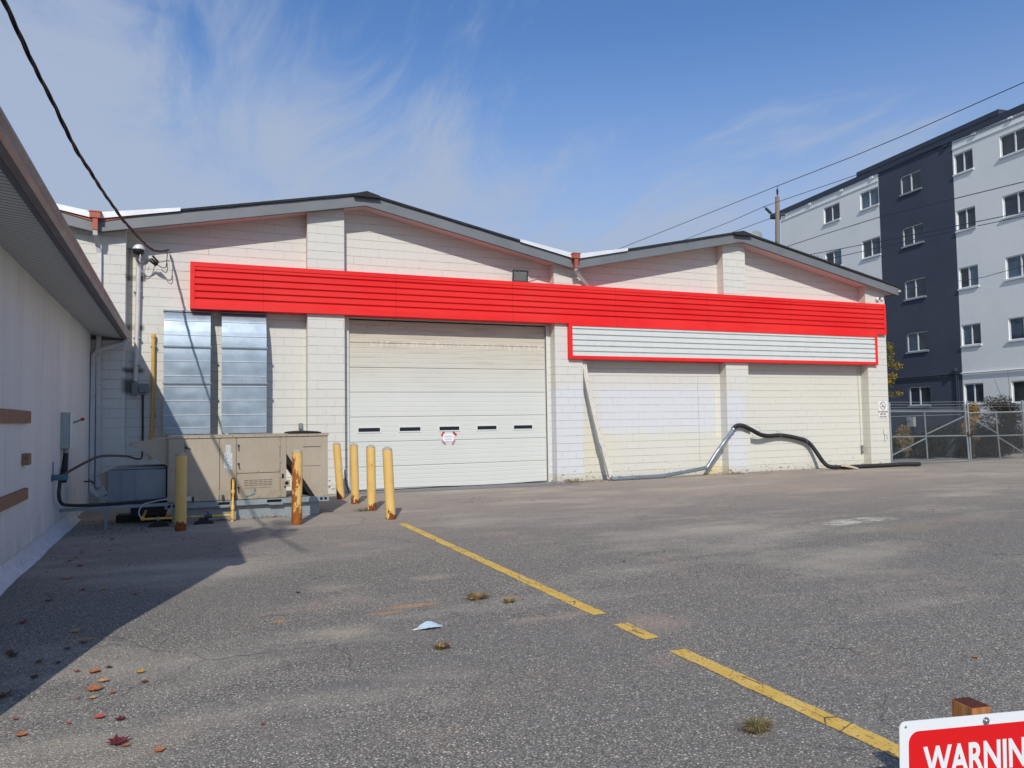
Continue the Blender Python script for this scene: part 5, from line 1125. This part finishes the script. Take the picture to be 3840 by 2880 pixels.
t = thing('meter_box', 'pale grey meter box on the dark wall seen through the gate', 'electrical box', (32.3, 7.5, 1.1))

# ---------------------------------------------------------------- apartment block (rotated frame: local x = into the building, local y = along the facade away from the camera)
AA = R(6.0); APO = (32.265, 5.831, 0)
ap = thing('apartment_building', 'five storey pale grey brick apartment block with charcoal stripe and white windows', 'building', APO, -AA)
def brick_mat(name, a, b):
    m = Mat(name, 0.85, 0, 0.2); u = m.math('SUBTRACT', m.y, m.x); cv = N(m.t, 'ShaderNodeCombineXYZ'); m.l(u, cv.inputs[0]); m.l(m.z, cv.inputs[1])
    bt = N(m.t, 'ShaderNodeTexBrick'); m.l(cv.outputs[0], bt.inputs['Vector']); bt.inputs['Scale'].default_value = 1; bt.inputs['Brick Width'].default_value = 0.21; bt.inputs['Row Height'].default_value = 0.075; bt.inputs['Mortar Size'].default_value = 0.006
    c = m.mix(m.rng(m.noise(0.4, 4, 0.6), 0.35, 0.65), lin(a), lin(b)); c = m.mix(m.math('MULTIPLY', m.rng(m.noise(2.2, 5, 0.7, stretch=(1, 1, 6)), 0.55, 0.7), 0.25), c, tuple(v*0.8 for v in lin(a)[:3])+(1,))
    c = m.mix(m.math('MULTIPLY', bt.outputs['Fac'], 0.18), c, tuple(v*0.72 for v in lin(b)[:3])+(1,)); m.col(c); m.bump(m.math('MULTIPLY', bt.outputs['Fac'], -1), 0.5, 0.008); return m.m
M_aptw = brick_mat('pale_grey_brick', (240, 244, 243), (232, 238, 238)); M_aptd = brick_mat('charcoal_brick', (78, 86, 100), (71, 79, 93))
M_aptroof = simple('charcoal_metal', (56, 64, 80), 0.6, 0.1, 0.08, 2)
M_frame = simple('window_frame_white', (224, 228, 230), 0.5, 0, 0.04, 3)
ZR = [(2.09, 3.02), (4.77, 5.73), (7.43, 8.39), (10.13, 11.08), (12.80, 13.74)]
YC = [(-10.4, -7.5), (-3.80, -2.41), (-1.06, -0.06), (1.85, 3.15), (4.63, 5.95), (7.54, 8.85)]
depth = 0.10
def facade(y0, y1, m, nm):
    """wall sheet with real openings between y0 and y1"""
    cols = [c for c in YC if c[0] >= y0-0.01 and c[1] <= y1+0.01]; g = MB()
    ys = sorted(set([y0, y1]+[v for c in cols for v in c])); zsl = sorted(set([0, 14.5]+[v for r in ZR for v in r]))
    for i in range(len(ys)-1):
        for j in range(len(zsl)-1):
            ya, yb_, za, zb = ys[i], ys[i+1], zsl[j], zsl[j+1]
            if any(abs(ya-c[0]) < 1e-6 for c in cols) and any(abs(za-r[0]) < 1e-6 for r in ZR): continue
            g.add([(0, ya, za), (0, yb_, za), (0, yb_, zb), (0, ya, zb)], [(0, 1, 2, 3)])
    for c in cols:
        for r in ZR:
            (a, b), (z0, z1) = c, r
            g.add([(0, a, z0), (0, b, z0), (0, b, z1), (0, a, z1), (depth, a, z0), (depth, b, z0), (depth, b, z1), (depth, a, z1)], [(0, 1, 5, 4), (1, 2, 6, 5), (2, 3, 7, 6), (3, 0, 4, 7)])
    bm_ = g.build(nm, m, ap, local=True)
    return bm_
facade(-20, 0, M_aptw, 'wall'); facade(0, 4.6, M_aptd, 'stripe_wall'); facade(4.6, 12.8, M_aptw, 'wall')
g = MB(); g.add([(0, 12.8, 0), (14, 12.8, 0), (14, 12.8, 14.5), (0, 12.8, 14.5), (14, -20, 0), (14, -20, 14.5), (0, -20, 0), (0, -20, 14.5)], [(0, 1, 2, 3), (1, 4, 5, 2), (4, 6, 7, 5)]); g.build('rear_wall', M_aptw, ap, local=True)
g = MB(); g.box(-0.07, 14.3, -20.4, 13.8, 14.42, 14.70); g.box(-0.09, 14, -2.5, 6.05, 14.702, 14.93); g.build('roof', M_aptroof, ap, local=True)
g = MB(); g.box(-0.035, -0.001, -20, -0.002, 14.0, 14.05); g.box(-0.035, -0.001, 4.602, 12.8, 14.0, 14.05)
g.build('brick_course', M_aptw, ap, local=True)
for i, yy in enumerate([-3.1, -1.3, 0.25, 4.9, 7.2, 9.9, 12.2]):
    g = MB(); g.box(-0.08, -0.002, yy, yy+0.20, 14.26, 14.38); g.build('bracket', M_aptroof if 0 < yy < 4.6 else M_aptw, ap, local=True)
rnd2 = random.Random(11)
M_pane = []
for k in range(3):
    m = Mat('window_glass_%s' % ('a', 'b', 'c')[k], 0.05, 0, 0.7); m.col(m.mix(m.rng(m.noise(0.9, 2, 0.5, off=(k, 2, 1)), 0.45, 0.6), lin(((40, 50, 60), (62, 80, 96), (54, 60, 64))[k]), lin(((58, 74, 90), (84, 104, 120), (30, 36, 44))[k]))); M_pane.append(m.m)
M_curt = simple('curtain', (150, 160, 160), 0.9, 0, 0.15, 8)
for (a, b) in YC:
    for ri, (z0, z1) in enumerate(ZR):
        if b < -7 and ri > 4: continue
        g = MB(); f_ = 0.05; x0, x1 = depth-0.045, depth
        g.box(x0, x1, a, b, z0, z0+f_); g.box(x0, x1, a, b, z1-f_, z1); g.box(x0, x1, a, a+f_, z0+f_, z1-f_); g.box(x0, x1, b-f_, b, z0+f_, z1-f_)
        mid = (a+b)/2; g.box(x0-0.005, x1, mid-0.03, mid+0.03, z0+f_, z1-f_); wn = g.build('window', M_frame, ap, local=True)
        for (pa, pb) in ((a+f_, mid-0.03), (mid+0.03, b-f_)):
            g = MB(); g.box(x1-0.02, x1-0.012, pa, pb, z0+f_, z1-f_); g.build('pane', rnd2.choice(M_pane), wn, local=True)
        g = MB(); g.box(-0.07, depth-0.046, a-0.04, b+0.04, z0-0.075, z0-0.002); g.build('sill', M_frame if not (0 < a < 4) else M_rail, wn, local=True)
g = MB(); g.tube([(-0.06, 0.0, 3.50), (-0.06, -19, 3.50)], 0.035, 8); g.build('pipe', M_frame, ap, local=True, smooth=True)
g = MB(); g.tube([(-0.06, 0.01, 3.50), (-0.06, 6.5, 3.50)], 0.035, 8); g.tube([(-0.06, 0.28, 3.5), (-0.06, 0.25, 0.3)], 0.025, 8); g.tube([(-0.06, 0.18, 3.45), (-0.06, 0.15, 0.3)], 0.02, 8); g.build('pipe', M_aptroof, ap, local=True, smooth=True)
g = MB(); g.box(-0.2, -0.005, 0.22, 0.36, 3.62, 3.78); g.tube([(-0.08, 0.29, 3.5), (-0.08, 0.29, 3.64)], 0.02, 8); g.build('wall_lamp', M_aptroof, ap, local=True)
bpy.data.objects.remove(t)
ca, sa = math.cos(-AA), math.sin(-AA)
def apw(x, y, z): return (APO[0]+x*ca-y*sa, APO[1]+x*sa+y*ca, z)
t = thing('meter_box', 'pale grey meter box on the dark wall seen through the gate', 'electrical box', apw(0, 3.0, 1.28), -AA)
g = MB(); g.box(-0.16, -0.002, -0.22, 0.20, -0.24, 0.24); g.build('cabinet', M_boxlight, t, local=True, bevel=0.005)
g = MB(); g.lathe([(0, 0), (0.07, 0), (0.07, 0.05), (0, 0.06)], (-0.16, 0.0, 0.08), 14, Matrix.Rotation(R(-90), 3, 'Y')); g.build('meter', M_galvdull, t, local=True)

# ---------------------------------------------------------------- utility pole, wires, dish
M_pole = wood_mat('pole_wood', (118, 108, 98), (152, 142, 130))
PX, PY = 25.85, 10.51
t = thing('utility_pole', 'grey weathered wooden utility pole with insulators behind the warehouse roof', 'utility pole', (PX, PY, 0))
g = MB(); g.tube([(PX-0.15, PY, 0), (PX, PY, 8), (PX+0.16, PY, 12.5)], [0.17, 0.125, 0.10], 16); g.build('pole', M_pole, t, smooth=True)
M_ins = simple('insulator_grey', (78, 82, 94), 0.4, 0.1, 0.1, 6)
g = MB()
for k in range(5): g.lathe([(0.03, 0), (0.07, 0.015), (0.03, 0.04), (0.03, 0.06)], (PX+0.17, PY, 12.62+k*0.055), 12)
g.tube([(PX+0.17, PY, 12.4), (PX+0.17, PY, 12.65)], 0.02, 8); g.tube([(PX+0.17, PY, 12.88), (PX+0.20, PY, 13.0), (PX+0.16, PY, 13.06)], 0.015, 6); g.build('insulator', M_ins, t, smooth=True)
for (dx, zz_) in ((-1, 11.72), (1, 11.60)):
    g = MB(); g.tube([(PX+dx*0.10, PY, zz_-0.15), (PX+dx*0.28, PY, zz_-0.08 if dx < 0 else zz_)], 0.035, 8); g.tube([(PX+dx*0.28, PY, zz_-0.08 if dx < 0 else zz_), (PX+dx*0.58, PY, zz_+0.13 if dx < 0 else zz_+0.06)], 0.07, 10); g.tube([(PX+dx*0.58, PY, zz_+0.13 if dx < 0 else zz_+0.06), (PX+dx*0.70, PY, zz_+0.22 if dx < 0 else zz_+0.14)], 0.02, 6); g.build('insulator', M_ins, t, smooth=True)
g = MB(); g.tube([(PX, PY, 9.95), (PX+0.30, PY-0.1, 9.93)], 0.02, 6); g.lathe([(0.03, 0), (0.06, 0.03), (0.04, 0.06), (0.06, 0.09), (0.03, 0.12)], (PX+0.28, PY-0.1, 9.90), 10, Matrix.Rotation(R(90), 3, 'Y')); g.build('insulator', M_ins, t, smooth=True)
M_wire = simple('wire_grey', (54, 62, 78), 0.6, 0.1, 0.05, 2)
def wire(pts, r_, lab):
    g = MB(); g.tube(dense(pts, 3), r_, 5); o = g.build('overhead_wire', M_wire, None, smooth=True); tag(o, lab, 'wire', 'overhead wires at the utility pole'); return o
wire([(25.8, 40, 13.5), (25.9, 27, 13.26), (PX+0.17, PY, 13.04), (25.7, 5.4, 12.80), (25.6, -1.8, 12.86), (25.6, -24, 13.6)], 0.017, 'topmost overhead wire crossing the sky above the utility pole')
wire([(24.9, 40, 12.4), (24.99, 17.4, 11.74), (PX-0.68, PY, 11.93), (24.99, 4.68, 11.66), (25.0, -1.5, 11.55), (25.0, -24, 12.2)], 0.014, 'overhead wire on the left insulator of the utility pole')
wire([(26.2, 40, 12.0), (25.9, 14.6, 11.52), (PX+0.68, PY, 11.75), (26.19, 5.47, 11.86), (26.19, -1.34, 11.99), (26.2, -24, 12.5)], 0.014, 'overhead wire on the right insulator, running along the apartment eaves')
wire([(PX+0.4, PY-0.1, 9.96), (25.7, 4.2, 9.83), (25.6, -1.6, 9.48), (25.6, -24, 8.9)], 0.017, 'neutral wire starting from the lowest insulator just above the roof')
wire([(25.6, 40, 9.8), (25.6, 8.15, 9.07), (25.6, 4.26, 8.79), (25.6, -1.56, 8.45), (25.6, -24, 7.6)], 0.016, 'upper of the paired low wires crossing the charcoal stripe')
wire([(25.6, 40, 9.2), (25.6, 7.33, 8.64), (25.6, -1.55, 8.31), (25.6, -24, 7.5)], 0.014, 'lower of the paired low wires crossing the charcoal stripe')
g = MB(); g.tube(dense([(20.86, -0.52, 5.72), (19.7, -3.2, 5.42), (18.54, -6.0, 5.25), (14, -16, 5.3)], 1), 0.008, 5); o = g.build('telephone_wire', M_wire, None, smooth=True); tag(o, 'thin low wire running off from the right end of the roof', 'wire')
t = thing('satellite_dish', 'grey satellite dish on the shingle roof right of the second ridge', 'satellite dish', (15.75, 0.3, 6.87))
Mx = Matrix.Rotation(R(35), 3, 'Z') @ Matrix.Rotation(R(-68), 3, 'Y')
g = MB(); g.lathe([(0.001, 0.0), (0.10, 0.008), (0.18, 0.03), (0.25, 0.065), (0.252, 0.072), (0.18, 0.038), (0.10, 0.016), (0.001, 0.008)], (15.72, 0.3, 7.17), 24, Mx); g.build('dish', M_boxlight, t, smooth=True)
g = MB(); g.tube([(15.85, 0.3, 6.84), (15.82, 0.3, 7.05), (15.73, 0.3, 7.15)], 0.018, 8); g.tube([(15.76, 0.3, 6.95), (15.5, 0.15, 7.1)], 0.010, 6); g.build('mount', M_boxgrey, t)

# ---------------------------------------------------------------- trees and shrubs
def foliage(clumps, n, ls, seed):
    rn = random.Random(seed); g = MB(); vs = g.v; fs = g.f; tot = sum(c[3]*c[4]*c[5] for c in clumps)
    for (cx, cy, cz, rx, ry, rz) in clumps:
        k = int(n*rx*ry*rz/tot)
        for i in range(k):
            u = Vector((rn.gauss(0, 1), rn.gauss(0, 1), rn.gauss(0, 1))).normalized()*(rn.random()**0.45)
            p = Vector((cx+u.x*rx, cy+u.y*ry, cz+u.z*rz))
            if p.z < 0.03: continue
            a = Vector((rn.gauss(0, 1), rn.gauss(0, 1), rn.gauss(0, 0.6))).normalized(); b = a.cross(Vector((rn.gauss(0, 1), rn.gauss(0, 1), rn.gauss(0, 1)))).normalized()
            s_ = ls*rn.uniform(0.6, 1.3); q = len(vs)
            vs += [tuple(p-a*s_), tuple(p+b*s_*0.45), tuple(p+a*s_), tuple(p-b*s_*0.45)]; fs.append((q, q+1, q+2, q+3))
    return g
def tree(name, label, base, trunk, limbs, clumps, n, ls, mat_, seed, cat='tree', group=None):
    t = thing(name, label, cat, base, group=group)
    g = MB(); g.tube(*trunk)
    for l_ in limbs: g.tube(*l_)
    g.build('trunk', M_bark, t, smooth=True)
    foliage(clumps, n, ls, seed).build('crown', mat_, t, recalc=False); return t
def rc(cx, cy, cz, R_, n, r0, r1, seed, sq=1.0):
    rn = random.Random(seed); out = []
    for i in range(n):
        u = Vector((rn.gauss(0, 1), rn.gauss(0, 1), rn.gauss(0, 1))).normalized()*R_*rn.uniform(0.3, 1.0); r_ = rn.uniform(r0, r1)
        out.append((cx+u.x, cy+u.y, max(cz+u.z*sq, 0.12), r_, r_, r_*0.8))
    return out
tree('maple_tree', 'yellow green tree peeking out behind the right corner of the white building', (23.2, 3.4, 0), ([(23.2, 3.4, 0), (23.25, 3.4, 1.6), (23.3, 3.4, 4.0)], [0.08, 0.06, 0.02], 8),
     [([(23.25, 3.4, z), (23.9, 3.2, z+0.35), (24.6+0.1*(z % 2), 3.0, z+0.45)], [0.03, 0.02, 0.008], 5) for z in (1.9, 2.5, 3.1, 3.6)],
     rc(23.35, 3.4, 3.3, 0.9, 16, 0.22, 0.4, 5, 1.4)+[(24.35, 3.0, 4.25, 0.28, 0.25, 0.28), (24.6, 3.0, 3.55, 0.40, 0.25, 0.22), (24.35, 3.0, 3.9, 0.22, 0.25, 0.25), (24.3, 3.0, 2.95, 0.28, 0.25, 0.25), (24.6, 3.0, 2.45, 0.42, 0.2, 0.12), (24.4, 3.0, 3.15, 0.35, 0.25, 0.15)], 3600, 0.055, M_leafY, 2)
tree('sapling', 'tall thin tree whose yellow leaf tips show above the right roof slope', (26.7, 9.0, 0), ([(26.7, 9, 0), (26.7, 9, 5), (26.65, 9, 9.0)], [0.09, 0.06, 0.012], 8),
     [([(26.65, 9, 8.0), (26.2, 8.9, 8.8), (26.3, 8.9, 9.3)], [0.02, 0.012, 0.006], 5), ([(26.65, 9, 8.4), (27.0, 8.9, 9.0), (27.1, 8.9, 9.3)], [0.02, 0.012, 0.006], 5)],
     [(26.3, 9, 9.3, 0.14, 0.14, 0.14), (27.05, 9, 9.28, 0.26, 0.14, 0.10), (26.6, 9, 7.6, 0.5, 0.5, 0.6), (26.8, 9, 6.5, 0.7, 0.7, 0.7)], 420, 0.06, M_leafY, 8)
tree('rear_tree', 'bare topped tree behind the camera beside the side building', (-5.0, -18.9, 0), ([(-5.0, -18.9, 0), (-4.9, -18.8, 4), (-4.6, -18.4, 8.6)], [0.16, 0.12, 0.03], 10),
     [([(-4.8, -18.6, 6), (-4.2, -18.1, 7.8), (-3.6, -17.7, 8.9)], [0.06, 0.04, 0.01], 6), ([(-4.8, -18.6, 6.5), (-5.6, -18.9, 8.0), (-6.0, -19.0, 9.0)], [0.06, 0.04, 0.01], 6)],
     [(-4.5, -18.2, 9.0, 0.8, 0.8, 0.9), (-3.75, -17.75, 9.05, 0.42, 0.5, 0.4), (-3.15, -17.1, 9.0, 0.42, 0.6, 0.3), (-2.95, -16.2, 9.1, 0.25, 0.45, 0.2), (-3.6, -17.0, 9.0, 0.4, 0.8, 0.3), (-5.2, -18.6, 8.8, 0.8, 0.8, 0.7), (-4.2, -18.4, 8.2, 0.5, 0.5, 0.4)], 6500, 0.06, M_leafY, 4)
SH = [('low green shrub just behind the left end of the gate, by the building corner', M_leafG, rc(21.5, 1.9, 0.55, 0.7, 12, 0.26, 0.42, 1, 0.8), 4200, 0.05),
      ('olive yellow shrub standing in front of the meter box', M_leafO, rc(22.7, 2.4, 1.05, 0.5, 8, 0.14, 0.26, 2, 1.5), 2200, 0.045),
      ('green shrub left of the middle bar of the left gate leaf', M_leafG, rc(23.0, 2.3, 0.45, 0.65, 9, 0.22, 0.36, 3, 0.9), 3800, 0.05),
      ('mixed shrub behind the sagging mesh of the left gate leaf', M_straw, rc(24.4, 2.4, 0.6, 0.7, 9, 0.2, 0.40, 4, 1.0), 3800, 0.05),
      ('dark shrub behind the gate posts where the leaves meet', M_leafD, rc(25.8, 2.2, 0.55, 0.8, 10, 0.22, 0.45, 5, 0.9), 5200, 0.05),
      ('bright orange yellow bush behind the right gate leaf', M_leafO, [(25.75, 0.7, 1.85, 0.22, 0.2, 0.22), (25.65, 0.7, 1.45, 0.24, 0.2, 0.26), (25.4, 0.7, 1.15, 0.16, 0.2, 0.2), (25.35, 0.7, 0.95, 0.15, 0.15, 0.15), (25.9, 0.7, 1.6, 0.2, 0.2, 0.2), (25.95, 0.8, 0.75, 0.2, 0.2, 0.12)], 1500, 0.045),
      ('dark leafless looking vine mass climbing the right gate leaf', M_leafD, [(26.4, 0.5, 2.0, 0.35, 0.3, 0.28), (26.9, 0.5, 1.75, 0.45, 0.3, 0.35), (26.3, 0.5, 1.5, 0.25, 0.3, 0.3), (27.2, 0.5, 1.2, 0.5, 0.3, 0.6), (26.6, 0.6, 0.9, 0.4, 0.3, 0.4), (27.6, 0.6, 1.6, 0.5, 0.3, 0.5), (27.0, 0.6, 0.4, 0.8, 0.4, 0.35), (25.9, 0.9, 0.5, 0.6, 0.4, 0.5), (26.5, 1.0, 0.9, 0.5, 0.4, 0.6), (27.4, 0.7, 2.0, 0.5, 0.3, 0.35), (28.0, 0.8, 1.2, 0.5, 0.4, 0.8)], 13000, 0.036),
      ('green undergrowth at the foot of the right gate leaf', M_leafG, rc(27.6, 1.8, 0.5, 0.9, 10, 0.25, 0.45, 7, 0.9), 5200, 0.05)]
for i, (lab, mt, cl, n_, ls) in enumerate(SH):
    cx = sum(c[0] for c in cl)/len(cl); cy = sum(c[1] for c in cl)/len(cl)
    t = thing('shrub', lab, 'shrub', (cx, cy, 0), group='shrubs behind the chain link gate')
    g = MB(); rn = random.Random(i)
    for k, c in enumerate(cl): g.tube([(cx+rn.uniform(-0.1, 0.1), cy, 0), ((cx+c[0])/2+rn.uniform(-0.1, 0.1), (cy+c[1])/2, c[2]*0.55), (c[0], c[1], c[2])], [0.014, 0.010, 0.004], 5)
    g.build('stem', M_bark, t); foliage(cl, n_, ls, 40+i).build('foliage', mt, t, recalc=False)
UG = foliage([(20.9+0.45*k_, 3.0+0.25*(k_ % 3), 0.42+0.22*(k_ % 2), 0.5, 0.45, 0.42) for k_ in range(26)]+[(24.6+0.4*k_, 1.6+0.2*(k_ % 3), 0.45+0.3*(k_ % 2), 0.5, 0.4, 0.5) for k_ in range(12)], 26000, 0.055, 91).build('undergrowth', leaf_mat('leaf_dark_undergrowth', (44, 50, 34), (58, 60, 38), (70, 60, 40)), None, recalc=False); UG['kind'] = 'stuff'
t = thing('vine', 'small green vine climbing the base of the building corner beside the gate', 'vine', (20.5, -0.2, 0))
g = MB(); g.tube([(20.5, -0.22, 0), (20.52, -0.2, 0.25), (20.48, -0.2, 0.45)], 0.006, 5); g.build('stem', M_bark, t); foliage([(20.5, -0.22, 0.3, 0.06, 0.05, 0.22)], 60, 0.03, 3).build('foliage', M_leafG, t, recalc=False)
g = MB(); g.tube([(27.3, 0.4, 1.9), (27.35, 0.4, 2.6), (27.3, 0.4, 3.2)], 0.008, 4); g.tube([(27.5, 0.5, 1.8), (27.0, 0.5, 2.3), (26.7, 0.5, 2.9)], 0.008, 4); g.tube([(27.2, 0.4, 0.0), (27.3, 0.4, 1.9)], 0.012, 4); o = g.build('bare_twigs', M_bark, None); tag(o, 'thin bare twigs rising above the vines at the right gate leaf', 'twigs')
